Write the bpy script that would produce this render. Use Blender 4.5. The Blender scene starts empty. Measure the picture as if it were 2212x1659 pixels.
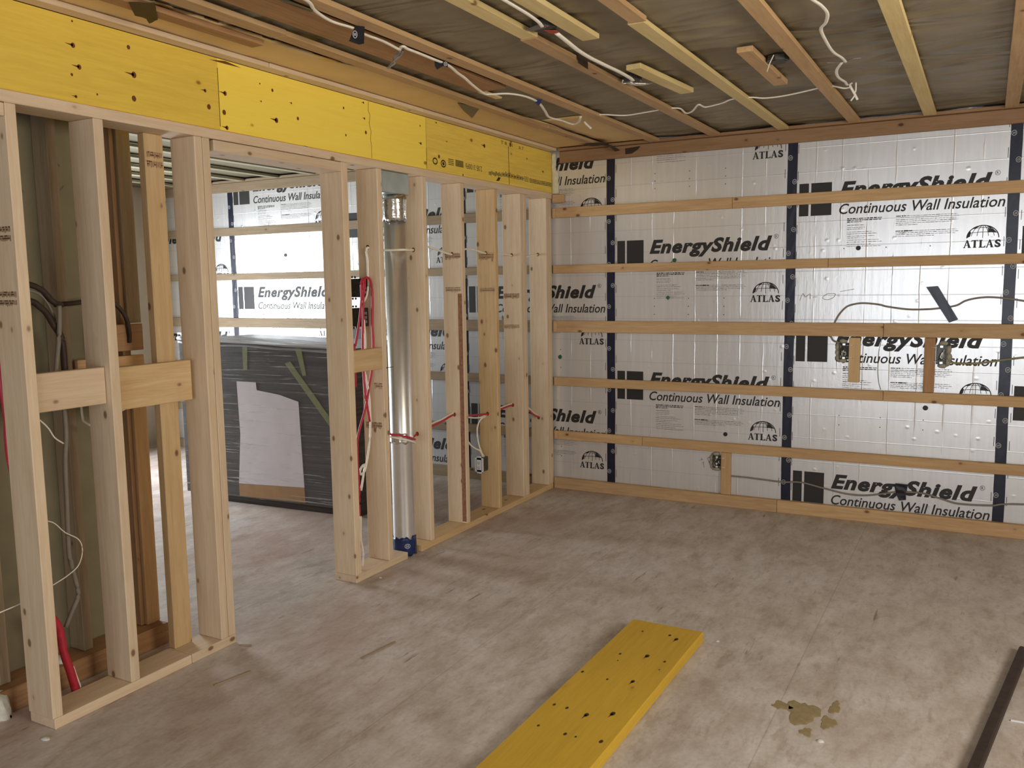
import bpy, bmesh, math, random
from mathutils import Vector, Matrix, noise
random.seed(7)
SC = bpy.context.scene
COL = SC.collection
PI = math.pi

# ------------------------------------------------------------------ camera, world, lights, exposure
# world frame: origin = inside corner on the floor; x runs along the foil wall, y points at it, z up
F_PX = 1870.8
YAW, PITCH, ROLL = 0.50135, 0.11546, -0.01491
cam_d = bpy.data.cameras.new('camera'); cam = bpy.data.objects.new('camera', cam_d); COL.objects.link(cam)
cam_d.sensor_fit = 'HORIZONTAL'; cam_d.sensor_width = 36.0; cam_d.lens = 36.0 * F_PX / 2212.0
cam_d.clip_start = 0.05
fw = Vector((-math.sin(YAW) * math.cos(PITCH), math.cos(YAW) * math.cos(PITCH), -math.sin(PITCH)))
rt = Vector((math.cos(YAW), math.sin(YAW), 0)); up = rt.cross(fw)
r2 = math.cos(ROLL) * rt + math.sin(ROLL) * up; u2 = -math.sin(ROLL) * rt + math.cos(ROLL) * up
cam.matrix_world = Matrix(((r2.x, u2.x, -fw.x, 2.774), (r2.y, u2.y, -fw.y, -5.7195), (r2.z, u2.z, -fw.z, 1.5157), (0, 0, 0, 1)))
SC.camera = cam

SC.view_settings.view_transform = 'Standard'
SC.view_settings.look = 'None'
SC.view_settings.exposure = 0.17
SC.view_settings.gamma = 1.0
SC.view_settings.use_curve_mapping = False

W = bpy.data.worlds.new('world'); SC.world = W; W.use_nodes = True
W.node_tree.nodes['Background'].inputs[0].default_value = (0.72, 0.85, 1.0, 1)
W.node_tree.nodes['Background'].inputs[1].default_value = 1.5

def area(name, loc, target, sx, sy, power, col):
    d = bpy.data.lights.new(name, 'AREA'); d.shape = 'RECTANGLE'; d.size = sx; d.size_y = sy
    d.energy = power; d.color = col
    o = bpy.data.objects.new(name, d); COL.objects.link(o); o.location = loc
    o.rotation_euler = (Vector(target) - Vector(loc)).to_track_quat('-Z', 'Y').to_euler()
    return o
# daylight entering by the window of the far-left room, and by the two openings behind the viewer
area('daylight_left_window', (-4.16, -1.65, 1.08), (0, -1.9, 0.9), 1.15, 1.9, 125, (0.88, 0.94, 1.0))
area('daylight_rear_opening', (2.6, -8.45, 1.22), (2.6, 0, 1.2), 4.0, 2.2, 47, (1.0, 0.98, 0.97))
area('daylight_right_window', (4.70, -4.0, 1.72), (0, -2.3, 2.1), 1.4, 1.0, 66, (1.0, 0.90, 0.75))

# ------------------------------------------------------------------ material helpers
def mat(name):
    m = bpy.data.materials.new(name); m.use_nodes = True
    nt = m.node_tree; b = nt.nodes['Principled BSDF']
    return m, nt, b
def nd(nt, t, **kw):
    n = nt.nodes.new(t)
    for k, v in kw.items(): setattr(n, k, v)
    return n
def lk(nt, a, b): nt.links.new(a, b)
def math_n(nt, op, a, b=None, c=None):
    n = nd(nt, 'ShaderNodeMath', operation=op)
    for i, v in enumerate((a, b, c)):
        if v is None: continue
        if isinstance(v, (int, float)): n.inputs[i].default_value = v
        else: lk(nt, v, n.inputs[i])
    return n.outputs[0]
def mapping(nt, vec, scale, loc=(0, 0, 0)):
    n = nd(nt, 'ShaderNodeMapping'); n.inputs['Scale'].default_value = scale; n.inputs['Location'].default_value = loc
    lk(nt, vec, n.inputs['Vector']); return n.outputs[0]
def noise_n(nt, vec, scale, detail=4, rough=0.55, dist=0.0):
    n = nd(nt, 'ShaderNodeTexNoise'); n.inputs['Scale'].default_value = scale; n.inputs['Detail'].default_value = detail
    n.inputs['Roughness'].default_value = rough; n.inputs['Distortion'].default_value = dist
    lk(nt, vec, n.inputs['Vector']); return n.outputs['Fac']
def ramp(nt, fac, stops):
    n = nd(nt, 'ShaderNodeValToRGB'); e = n.color_ramp.elements
    while len(e) > 1: e.remove(e[-1])
    e[0].position = stops[0][0]; e[0].color = (*stops[0][1], 1)
    for p, c in stops[1:]:
        x = e.new(p); x.color = (*c, 1)
    lk(nt, fac, n.inputs[0]); return n.outputs[0]
def mixc(nt, fac, a, b, mode='MIX'):
    n = nd(nt, 'ShaderNodeMix', data_type='RGBA', blend_type=mode)
    if isinstance(fac, (int, float)): n.inputs[0].default_value = fac
    else: lk(nt, fac, n.inputs[0])
    for i, v in ((6, a), (7, b)):
        if isinstance(v, tuple): n.inputs[i].default_value = (*v, 1)
        else: lk(nt, v, n.inputs[i])
    return n.outputs[2]
def smooth(nt, v, lo, hi):
    n = nd(nt, 'ShaderNodeMapRange', interpolation_type='SMOOTHSTEP')
    n.inputs[1].default_value = lo; n.inputs[2].default_value = hi
    lk(nt, v, n.inputs[0]); return n.outputs[0]
def bump(nt, b, h, strength, dist=0.002):
    n = nd(nt, 'ShaderNodeBump'); n.inputs['Strength'].default_value = strength; n.inputs['Distance'].default_value = dist
    lk(nt, h, n.inputs['Height']); lk(nt, n.outputs[0], b.inputs['Normal'])

def s2l(r, g, b):
    f = lambda c: (c / 255 / 12.92) if c / 255 <= 0.04045 else ((c / 255 + 0.055) / 1.055) ** 2.4
    return (f(r), f(g), f(b))

def wood(name, light, dark, knot, rough=0.62, knots=0.80, tint=0.5, ring=1.0):
    m, nt, b = mat(name)
    at = nd(nt, 'ShaderNodeAttribute', attribute_name='gc'); v = at.outputs['Vector']
    oi = nd(nt, 'ShaderNodeObjectInfo')
    g1 = noise_n(nt, mapping(nt, v, (1.6, 26, 26)), 2.2, 5, 0.6, 0.6)
    g2 = noise_n(nt, mapping(nt, v, (6, 160, 160)), 2.0, 3, 0.6)
    g3 = noise_n(nt, mapping(nt, v, (1.2, 5, 5)), 1.5, 3)
    f = math_n(nt, 'ADD', math_n(nt, 'MULTIPLY', g1, 0.62 * ring), math_n(nt, 'MULTIPLY', g2, 0.3))
    f = math_n(nt, 'ADD', f, math_n(nt, 'MULTIPLY', g3, 0.25))
    col = ramp(nt, f, [(0.40, light), (0.80, dark)])
    vo = nd(nt, 'ShaderNodeTexVoronoi', feature='F1'); vo.inputs['Scale'].default_value = 1.0
    lk(nt, mapping(nt, v, (10, 16, 16)), vo.inputs['Vector'])
    sep = nd(nt, 'ShaderNodeSeparateColor'); lk(nt, vo.outputs['Color'], sep.inputs[0])
    on = math_n(nt, 'GREATER_THAN', sep.outputs[0], knots)
    core = math_n(nt, 'MULTIPLY', math_n(nt, 'SUBTRACT', 1.0, smooth(nt, vo.outputs['Distance'], 0.10, 0.20)), on)
    halo = math_n(nt, 'MULTIPLY', math_n(nt, 'SUBTRACT', 1.0, smooth(nt, vo.outputs['Distance'], 0.16, 0.42)), on)
    col = mixc(nt, math_n(nt, 'MULTIPLY', halo, 0.35), col, dark)
    col = mixc(nt, math_n(nt, 'MULTIPLY', core, 0.85), col, knot)
    # board to board variation
    hs = nd(nt, 'ShaderNodeHueSaturation'); lk(nt, col, hs.inputs['Color'])
    val = math_n(nt, 'MULTIPLY_ADD', oi.outputs['Random'], 0.22 * tint * 2, 1.0 - 0.22 * tint)
    lk(nt, val, hs.inputs['Value'])
    lk(nt, hs.outputs[0], b.inputs['Base Color'])
    b.inputs['Roughness'].default_value = rough
    b.inputs['Specular IOR Level'].default_value = 0.25
    bump(nt, b, f, 0.15, 0.002)
    return m

def plain(name, col, rough=0.6, metal=0.0, spec=0.4, var=0.0, vs=30.0, bs=0.0, emit=None):
    m, nt, b = mat(name)
    b.inputs['Roughness'].default_value = rough; b.inputs['Metallic'].default_value = metal
    b.inputs['Specular IOR Level'].default_value = spec
    tc = nd(nt, 'ShaderNodeTexCoord')
    n = noise_n(nt, tc.outputs['Object'], vs, 4)
    a = tuple(max(0, c * (1 - var)) for c in col); z = tuple(min(1, c * (1 + var)) for c in col)
    lk(nt, ramp(nt, n, [(0.3, a), (0.7, z)]), b.inputs['Base Color'])
    if bs: bump(nt, b, n, bs, 0.003)
    return m

M = {}
M['spruce'] = wood('spruce_stud', s2l(222, 203, 175), s2l(200, 172, 140), s2l(112, 80, 54), knots=0.72, tint=0.35)
M['spruce_warm'] = wood('spruce_warm', s2l(216, 188, 144), s2l(190, 154, 108), s2l(104, 70, 44), knots=0.72, tint=0.4)
M['strap'] = wood('strapping', s2l(204, 172, 130), s2l(172, 136, 96), s2l(104, 70, 44), knots=0.84, tint=0.4)
M['strap_orange'] = wood('strapping_orange', s2l(204, 170, 126), s2l(174, 138, 97), s2l(100, 64, 40), knots=0.84, tint=0.4)
M['strap_pale'] = wood('strapping_pale', s2l(228, 208, 152), s2l(206, 178, 118), s2l(120, 88, 54), knots=0.88, tint=0.3)
M['old_wood'] = wood('old_wood', s2l(178, 138, 98), s2l(136, 98, 66), s2l(66, 42, 30), knots=0.82)
M['brown_wood'] = wood('brown_wood', s2l(166, 132, 98), s2l(136, 104, 74), s2l(66, 40, 26), knots=0.86)
M['far_strip'] = wood('far_strip', s2l(160, 142, 116), s2l(132, 112, 86), s2l(84, 64, 48), knots=0.84, tint=0.2)  # greyer, darker strapping: weaker light on the far-room strips put into the colour
M['yellow_worn'] = wood('yellow_worn', s2l(210, 172, 58), s2l(186, 148, 50), s2l(120, 90, 34), knots=0.95, tint=0.0, ring=0.8, rough=0.55)
M['yellow'] = wood('yellow_coat', s2l(252, 210, 48), s2l(232, 184, 40), s2l(140, 90, 30), knots=0.95, tint=0.1, ring=0.9, rough=0.5)
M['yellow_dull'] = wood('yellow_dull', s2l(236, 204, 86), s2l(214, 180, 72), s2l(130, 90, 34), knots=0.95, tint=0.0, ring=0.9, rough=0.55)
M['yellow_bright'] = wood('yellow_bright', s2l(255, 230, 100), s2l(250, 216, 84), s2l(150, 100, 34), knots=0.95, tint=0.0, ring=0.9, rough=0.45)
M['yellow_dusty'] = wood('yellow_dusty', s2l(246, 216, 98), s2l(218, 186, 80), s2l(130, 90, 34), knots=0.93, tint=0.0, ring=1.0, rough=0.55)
M['pale_furring'] = wood('pale_strip', s2l(176, 172, 146), s2l(148, 144, 118), s2l(110, 100, 76), knots=0.95)  # pale grey-green wood for the far-room ceiling strips
M['cable_white'] = plain('cable_white', s2l(238, 232, 218), 0.45, var=0.05)
M['cable_grey'] = plain('cable_grey', s2l(132, 124, 114), 0.55, var=0.1)
M['cable_olive'] = plain('cable_olive', s2l(140, 134, 96), 0.55, var=0.1)
M['cable_red'] = plain('cable_red', s2l(188, 46, 66), 0.45, var=0.08)
M['cable_black'] = plain('cable_black', s2l(58, 44, 36), 0.6, var=0.2)
M['tape_black'] = plain('tape_black', s2l(26, 25, 28), 0.35, var=0.2)
M['tape_navy'] = plain('tape_navy', s2l(30, 34, 52), 0.28, var=0.25, vs=14, bs=0.25)
M['tape_blue'] = plain('tape_blue', s2l(32, 46, 92), 0.3, var=0.3, bs=0.4)
M['tape_brown'] = plain('tape_brown', s2l(54, 40, 28), 0.55, var=0.2)
M['tape_grey'] = plain('tape_grey', s2l(104, 98, 92), 0.5, var=0.1)
M['tape_green'] = plain('tape_green', s2l(122, 128, 74), 0.5, var=0.1)
M['print'] = plain('print_black', s2l(40, 38, 36), 0.5)
M['print_grey'] = plain('print_grey', s2l(122, 119, 117), 0.6)
M['print_white'] = plain('print_white', s2l(190, 190, 192), 0.5)
M['print_green'] = plain('print_green', s2l(40, 96, 70), 0.5)
M['stamp'] = plain('stamp_ink', s2l(146, 112, 84), 0.7, var=0.2, vs=200)
M['stamp_faint'] = plain('stamp_faint', s2l(176, 144, 114), 0.7, var=0.12, vs=200)
M['stamp_dark'] = plain('stamp_dark', s2l(58, 50, 22), 0.7, var=0.3, vs=200)
M['knot'] = plain('knot_plug', s2l(112, 66, 34), 0.6, var=0.35, vs=160)
M['pencil'] = plain('pencil_line', s2l(96, 94, 92), 0.7)
M['steel'] = plain('galvanised_steel', (0.84, 0.84, 0.83), 0.30, 0.85, var=0.05, vs=9, bs=0.04)
M['steel_plate'] = plain('zinc_plate', s2l(176, 186, 184), 0.4, 0.75, var=0.12, vs=12)
M['box_metal'] = plain('box_metal', s2l(92, 92, 88), 0.42, 0.7, var=0.3, vs=60)
M['box_dark'] = plain('box_dark', s2l(70, 66, 60), 0.5, 0.5, var=0.3, vs=60)
M['foil_tape'] = plain('foil_tape', (0.85, 0.85, 0.84), 0.16, 1.0, var=0.08, vs=30, bs=0.7)
M['foam'] = plain('spray_foam', s2l(214, 206, 176), 0.85, var=0.1, vs=40, bs=0.6)
M['foam_dirty'] = plain('foam_dirty', s2l(158, 152, 132), 0.85, var=0.2, vs=60, bs=0.6)
M['plaster'] = plain('plaster_white', s2l(206, 204, 196), 0.9, var=0.12, vs=60, bs=0.3)
M['device_white'] = plain('device_white', s2l(222, 226, 232), 0.35)
M['device_blue'] = plain('device_blue', s2l(44, 60, 96), 0.4)
M['red_plastic'] = plain('red_plastic', s2l(168, 62, 40), 0.5)
M['rust'] = plain('dark_bar', s2l(64, 52, 48), 0.6, 0.3, var=0.25, vs=40)
M['kraft'] = plain('kraft_paper', s2l(226, 194, 138), 0.7, var=0.07, vs=5, bs=0.1)
M['glue'] = plain('glue_patch', s2l(150, 134, 98), 0.8, var=0.15, vs=40, bs=0.4)
M['old_board'] = plain('old_sheathing', s2l(124, 116, 92), 0.85, var=0.10, vs=7, bs=0.1)
M['drywall'] = plain('drywall', s2l(196, 184, 166), 0.9, var=0.06, vs=5)
M['bark'] = plain('bark_edge', s2l(142, 98, 72), 0.85, var=0.3, vs=60, bs=0.5)
M['paper'] = plain('packing_paper', s2l(232, 226, 234), 0.7, var=0.05, vs=9, bs=0.3)
M['cardboard'] = plain('cardboard', s2l(176, 134, 82), 0.7, var=0.1, vs=20)

# foil facer: aluminium with embossed vertical creases, dimples and a faint grid
def foil():
    m, nt, b = mat('foil_facer')
    tc = nd(nt, 'ShaderNodeTexCoord'); v = tc.outputs['Object']
    sx = nd(nt, 'ShaderNodeSeparateXYZ'); lk(nt, v, sx.inputs[0])
    wob = noise_n(nt, mapping(nt, v, (1, 1, 2.0)), 3.0, 3)
    xw = math_n(nt, 'ADD', sx.outputs[0], math_n(nt, 'MULTIPLY', wob, 0.012))
    def line(coord, period, off, width):
        f = math_n(nt, 'FRACT', math_n(nt, 'ADD', math_n(nt, 'DIVIDE', coord, period), off))
        d = math_n(nt, 'ABSOLUTE', math_n(nt, 'SUBTRACT', f, 0.5))
        return math_n(nt, 'SUBTRACT', 1.0, smooth(nt, math_n(nt, 'MULTIPLY', d, period), 0.0, width))
    vert = line(xw, 0.152, 0.5, 0.006)
    horz = line(sx.outputs[2], 0.152, 0.2, 0.0035)
    streak = noise_n(nt, mapping(nt, v, (14, 14, 0.7)), 3.0, 4, 0.6)
    wr = noise_n(nt, mapping(nt, v, (22, 22, 7)), 1.4, 4, 0.6, 0.8)
    vo = nd(nt, 'ShaderNodeTexVoronoi', feature='F1'); vo.inputs['Scale'].default_value = 1
    lk(nt, mapping(nt, v, (9, 9, 11)), vo.inputs['Vector'])
    sp = nd(nt, 'ShaderNodeSeparateColor'); lk(nt, vo.outputs['Color'], sp.inputs[0])
    dim = math_n(nt, 'MULTIPLY', math_n(nt, 'SUBTRACT', 1.0, smooth(nt, vo.outputs['Distance'], 0.0, 0.16)), math_n(nt, 'GREATER_THAN', sp.outputs[1], 0.72))
    pres = smooth(nt, noise_n(nt, mapping(nt, v, (5, 5, 2.2)), 1.7, 2), 0.42, 0.62)
    h = math_n(nt, 'ADD', math_n(nt, 'MULTIPLY', math_n(nt, 'MULTIPLY', vert, pres), 1.0), math_n(nt, 'MULTIPLY', horz, 0.25))
    h = math_n(nt, 'ADD', h, math_n(nt, 'MULTIPLY', streak, 0.5))
    h = math_n(nt, 'ADD', h, math_n(nt, 'MULTIPLY', wr, 0.45))
    h = math_n(nt, 'ADD', h, math_n(nt, 'MULTIPLY', dim, 0.8))
    c = ramp(nt, streak, [(0.3, (0.72, 0.72, 0.73)), (0.7, (0.79, 0.79, 0.79))])
    c = mixc(nt, math_n(nt, 'MULTIPLY', horz, 0.25), c, (0.30, 0.30, 0.31))
    lk(nt, c, b.inputs['Base Color'])
    b.inputs['Metallic'].default_value = 0.52
    b.inputs['Roughness'].default_value = 0.27
    bump(nt, b, h, 0.34, 0.003)
    return m
M['foil'] = foil()

SEAM = 0.5 - (0.71 / 1.22)
def floor_mat():
    m, nt, b = mat('subfloor')
    tc = nd(nt, 'ShaderNodeTexCoord'); v = tc.outputs['Object']
    n1 = noise_n(nt, v, 1.1, 5, 0.62)
    n2 = noise_n(nt, mapping(nt, v, (3.4, 1.6, 1)), 2.2, 7, 0.68, 0.2)
    n3 = noise_n(nt, mapping(nt, v, (30, 3.2, 1)), 1.0, 4, 0.6)
    n4 = noise_n(nt, v, 60, 3)
    col = ramp(nt, n2, [(0.30, s2l(176, 162, 150)), (0.52, s2l(202, 193, 186)), (0.75, s2l(220, 215, 213))])
    red = ramp(nt, n1, [(0.42, (0, 0, 0)), (0.62, (1, 1, 1))])
    sx = nd(nt, 'ShaderNodeSeparateXYZ'); lk(nt, v, sx.inputs[0])
    left = math_n(nt, 'SUBTRACT', 1.0, smooth(nt, sx.outputs[0], -0.3, 1.3))
    col = mixc(nt, math_n(nt, 'MULTIPLY', math_n(nt, 'MULTIPLY', red, left), 0.5), col, s2l(164, 122, 104))
    dust = smooth(nt, noise_n(nt, mapping(nt, v, (1.5, 1.1, 1)), 2.4, 7, 0.7, 0.25), 0.48, 0.70)
    col = mixc(nt, math_n(nt, 'MULTIPLY', dust, 0.40), col, s2l(214, 208, 206))
    dark = smooth(nt, n3, 0.60, 0.70)
    gate = smooth(nt, noise_n(nt, v, 2.7, 3), 0.52, 0.62)
    col = mixc(nt, math_n(nt, 'MULTIPLY', math_n(nt, 'MULTIPLY', dark, gate), 0.7), col, s2l(104, 86, 74))
    fl = noise_n(nt, mapping(nt, v, (26, 9, 1)), 1.3, 5, 0.7)
    col = mixc(nt, math_n(nt, 'MULTIPLY', smooth(nt, fl, 0.50, 0.68), 0.30), col, s2l(146, 126, 110))
    col = mixc(nt, math_n(nt, 'MULTIPLY', smooth(nt, noise_n(nt, mapping(nt, v, (9, 3, 1)), 1.1, 5, 0.7), 0.55, 0.66), 0.35), col, s2l(150, 128, 112))
    sm = math_n(nt, 'ABSOLUTE', math_n(nt, 'SUBTRACT', math_n(nt, 'FRACT', math_n(nt, 'ADD', math_n(nt, 'DIVIDE', sx.outputs[0], 1.22), SEAM)), 0.5))
    col = mixc(nt, math_n(nt, 'MULTIPLY', math_n(nt, 'SUBTRACT', 1.0, smooth(nt, sm, 0.0008, 0.003)), 0.28), col, s2l(110, 94, 82))
    col = mixc(nt, math_n(nt, 'MULTIPLY', smooth(nt, n4, 0.3, 0.7), 0.12), col, s2l(110, 92, 78))
    lk(nt, col, b.inputs['Base Color'])
    b.inputs['Roughness'].default_value = 0.5
    b.inputs['Specular IOR Level'].default_value = 0.3
    bump(nt, b, math_n(nt, 'ADD', n3, n4), 0.12, 0.002)
    return m
M['floor'] = floor_mat()

def ceiling_mat():
    m, nt, b = mat('ceiling_membrane')
    tc = nd(nt, 'ShaderNodeTexCoord'); v = tc.outputs['Object']
    n = noise_n(nt, mapping(nt, v, (1.4, 0.9, 1)), 1.4, 5, 0.6, 0.4)
    w = noise_n(nt, mapping(nt, v, (0.8, 2.2, 1)), 1.5, 2, 0.45, 1.6)
    lk(nt, ramp(nt, n, [(0.3, s2l(112, 101, 78)), (0.7, s2l(148, 136, 111))]), b.inputs['Base Color'])
    b.inputs['Roughness'].default_value = 0.5
    b.inputs['Specular IOR Level'].default_value = 0.3
    bump(nt, b, w, 1.0, 0.07)
    return m
M['membrane'] = ceiling_mat()

def film_mat(name, base_alpha, streak_alpha):
    m, nt, b = mat(name)
    tc = nd(nt, 'ShaderNodeTexCoord'); v = tc.outputs['Object']
    s = noise_n(nt, mapping(nt, v, (0.7, 0.7, 48)), 2.0, 5, 0.7, 0.3)
    s2 = noise_n(nt, mapping(nt, v, (1.6, 1.6, 70)), 2.0, 3, 0.6, 0.3)
    f = smooth(nt, s, 0.58, 0.66)
    b.inputs['Base Color'].default_value = (0.8, 0.82, 0.86, 1)
    b.inputs['Roughness'].default_value = 0.14
    b.inputs['Specular IOR Level'].default_value = 0.7
    lk(nt, math_n(nt, 'MULTIPLY_ADD', f, streak_alpha, base_alpha), b.inputs['Alpha'])
    bump(nt, b, math_n(nt, 'ADD', s, math_n(nt, 'MULTIPLY', s2, 0.6)), 0.6, 0.006)
    return m
M['film'] = film_mat('stretch_film', 0.04, 0.42)
M['film_edge'] = film_mat('stretch_film_edge', 0.35, 0.45)
def dark_wrap():
    m, nt, b = mat('dark_wrap')
    tc = nd(nt, 'ShaderNodeTexCoord'); v = tc.outputs['Object']
    s = noise_n(nt, mapping(nt, v, (0.5, 0.5, 34)), 2.0, 5, 0.7, 0.4)
    lk(nt, ramp(nt, s, [(0.35, s2l(34, 30, 30)), (0.7, s2l(82, 74, 70))]), b.inputs['Base Color'])
    b.inputs['Roughness'].default_value = 0.34
    bump(nt, b, s, 0.4, 0.004)
    return m
M['dark_wrap'] = dark_wrap()

# ------------------------------------------------------------------ object helpers
def empty(name, loc=(0, 0, 0), rz=0.0, parent=None):
    o = bpy.data.objects.new(name, None); COL.objects.link(o); o.location = loc; o.rotation_euler = (0, 0, rz)
    o.empty_display_size = 0.05
    if parent: o.parent = parent
    return o
def tag(o, label=None, cat=None, group=None, kind=None):
    if label: o['label'] = label
    if cat: o['category'] = cat
    if group: o['group'] = group
    if kind: o['kind'] = kind
    return o
def world_loc(o):
    v = Vector(o.location); p = o.parent
    while p:
        v = Matrix.Translation(p.location) @ (Matrix.Rotation(p.rotation_euler.z, 4, 'Z') @ v); p = p.parent
    return v
def link(name, me, m, parent=None, loc=(0, 0, 0), rz=0.0, smooth_=False):
    """loc is in world space; parents here are only moved or turned about z"""
    o = bpy.data.objects.new(name, me); COL.objects.link(o)
    if m: me.materials.clear(); me.materials.append(m)
    if smooth_:
        for p in me.polygons: p.use_smooth = True
    if parent:
        o.parent = parent
        pl = world_loc(parent); pr = 0.0; q = parent
        while q: pr += q.rotation_euler.z; q = q.parent
        o.location = Matrix.Rotation(-pr, 4, 'Z') @ (Vector(loc) - pl); o.rotation_euler = (0, 0, rz - pr)
    else:
        o.location = loc; o.rotation_euler = (0, 0, rz)
    return o
def bm_mesh(name, bm):
    me = bpy.data.meshes.new(name); bm.normal_update(); bm.to_mesh(me); bm.free(); return me
def add_box(bm, x0, x1, y0, y1, z0, z1, bev=0.0):
    r = bmesh.ops.create_cube(bm, size=1.0)
    vs = r['verts']
    for v in vs: v.co = Vector(((x0 + x1) / 2 + v.co.x * (x1 - x0), (y0 + y1) / 2 + v.co.y * (y1 - y0), (z0 + z1) / 2 + v.co.z * (z1 - z0)))
    if bev: bmesh.ops.bevel(bm, geom=list({e for v in vs for e in v.link_edges}), offset=bev, segments=1, affect='EDGES')
def add_cyl(bm, p, r, h, axis='z', seg=16, r2=None):
    mx = Matrix.Translation(Vector(p))
    if axis == 'x': mx = mx @ Matrix.Rotation(PI / 2, 4, 'Y')
    if axis == 'y': mx = mx @ Matrix.Rotation(-PI / 2, 4, 'X')
    bmesh.ops.create_cone(bm, cap_ends=True, segments=seg, radius1=r, radius2=r if r2 is None else r2, depth=h, matrix=mx @ Matrix.Translation((0, 0, h / 2)))
def grain(me, axis, seed):
    rnd = random.Random(seed); off = Vector((rnd.uniform(-50, 50), rnd.uniform(-50, 50), rnd.uniform(-50, 50)))
    a = me.attributes.new('gc', 'FLOAT_VECTOR', 'POINT')
    for i, v in enumerate(me.vertices):
        c = v.co
        g = {'x': (c.x, c.y, c.z), 'y': (c.y, c.x, c.z), 'z': (c.z, c.x, c.y)}[axis]
        a.data[i].vector = Vector(g) + off
_seed = [0]
def board(name, x0, x1, y0, y1, z0, z1, axis, m, parent=None, bev=0.0025, rz=0.0, waney=0.0):
    """a sawn board with eased edges; origin at the middle of its underside"""
    cx, cy = (x0 + x1) / 2, (y0 + y1) / 2
    bm = bmesh.new(); add_box(bm, x0 - cx, x1 - cx, y0 - cy, y1 - cy, 0, z1 - z0, bev)
    me = bm_mesh(name, bm); _seed[0] += 1; grain(me, axis, _seed[0])
    return link(name, me, M[m] if isinstance(m, str) else m, parent, (cx, cy, z0), rz)
def boxes(name, lst, m, parent=None, bev=0.0):
    x0 = min(b[0] for b in lst); x1 = max(b[1] for b in lst); y0 = min(b[2] for b in lst); y1 = max(b[3] for b in lst); z0 = min(b[4] for b in lst)
    c = ((x0 + x1) / 2, (y0 + y1) / 2, z0)
    bm = bmesh.new()
    for b in lst: add_box(bm, b[0] - c[0], b[1] - c[0], b[2] - c[1], b[3] - c[1], b[4] - c[2], b[5] - c[2], bev)
    return link(name, bm_mesh(name, bm), M[m], parent, c)
def catmull(pts, n=6):
    P = [Vector(p) for p in pts]
    if len(P) < 3: return P
    P = [2 * P[0] - P[1]] + P + [2 * P[-1] - P[-2]]
    out = []
    for i in range(1, len(P) - 2):
        a, b, c, d = P[i - 1:i + 3]
        for k in range(n):
            t = k / n
            out.append(0.5 * ((2 * b) + (c - a) * t + (2 * a - 5 * b + 4 * c - d) * t * t + (3 * b - a - 3 * c + d) * t ** 3))
    out.append(P[-2]); return out
def add_tube(bm, pts, r, seg=8, flat=1.0):
    """swept tube; flat < 1 squashes it (flat twin cable)"""
    up_ = Vector((0, 0, 1)); rings = []
    for i, p in enumerate(pts):
        t = (pts[min(i + 1, len(pts) - 1)] - pts[max(i - 1, 0)])
        if t.length < 1e-9: t = Vector((0, 0, 1))
        t.normalize()
        s = t.cross(up_)
        if s.length < 0.15: s = t.cross(Vector((1, 0, 0)))
        s.normalize(); u = s.cross(t)
        rings.append([bm.verts.new(p + r * (math.cos(2 * PI * k / seg) * s + flat * math.sin(2 * PI * k / seg) * u)) for k in range(seg)])
    for a, b in zip(rings, rings[1:]):
        for k in range(seg): bm.faces.new((a[k], a[(k + 1) % seg], b[(k + 1) % seg], b[k]))
    bm.faces.new(rings[0][::-1]); bm.faces.new(rings[-1])
def tube(name, pts, r, m, parent=None, seg=8, flat=1.0, n=5):
    P = catmull(pts, n); o = P[0].copy()
    bm = bmesh.new(); add_tube(bm, [p - o for p in P], r, seg, flat)
    bmesh.ops.recalc_face_normals(bm, faces=bm.faces)
    return link(name, bm_mesh(name, bm), M[m], parent, o, smooth_=True)
def sheet(name, pts, th, m, parent=None, wob=0.0):
    """thin piece: polygon in 3D given thickness th, subdivided a little so that it can crumple"""
    P = [Vector(p) for p in pts]; c = sum(P, Vector()) / len(P)
    bm = bmesh.new(); f = bm.faces.new([bm.verts.new(p - c) for p in P]); bm.normal_update()
    nrm = f.normal.copy()
    bmesh.ops.triangulate(bm, faces=bm.faces[:]); bmesh.ops.subdivide_edges(bm, edges=bm.edges[:], cuts=2, use_grid_fill=True)
    for v in bm.verts: v.co += nrm * wob * noise.noise(v.co * 40 + c * 10)
    r = bmesh.ops.extrude_face_region(bm, geom=bm.faces[:])
    for v in [g for g in r['geom'] if isinstance(g, bmesh.types.BMVert)]: v.co += nrm * th
    bmesh.ops.recalc_face_normals(bm, faces=bm.faces)
    return link(name, bm_mesh(name, bm), M[m], parent, c)
def lump(name, c, size, m, parent=None, seed=0, sub=3, rough=0.35, flatz=False):
    bm = bmesh.new(); bmesh.ops.create_icosphere(bm, subdivisions=sub, radius=1.0)
    for v in bm.verts:
        d = v.co.normalized(); k = 1 + rough * noise.noise(d * 2.2 + Vector((seed * 3.1, 0, 0))) + 0.5 * rough * noise.noise(d * 6 + Vector((0, seed, 0)))
        v.co = Vector((d.x * k * size[0], d.y * k * size[1], d.z * k * size[2]))
        if flatz and v.co.z < 0: v.co.z = 0
    return link(name, bm_mesh(name, bm), M[m], parent, c, smooth_=True)
def flat_polys(name, polys, place, m, parent=None, kind=None):
    """flat print: 2D polygons (u, w) put on a surface by place(u, w)"""
    bm = bmesh.new()
    for p in polys:
        try: bm.faces.new([bm.verts.new(place(u, w)) for u, w in p])
        except ValueError: pass
    bmesh.ops.recalc_face_normals(bm, faces=bm.faces)
    c = bm.verts[0].co.copy() if (bm.verts.ensure_lookup_table() or True) else Vector()
    for v in bm.verts: v.co -= c
    o = link(name, bm_mesh(name, bm), M[m], parent, c)
    if kind: o['kind'] = kind
    return o
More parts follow.
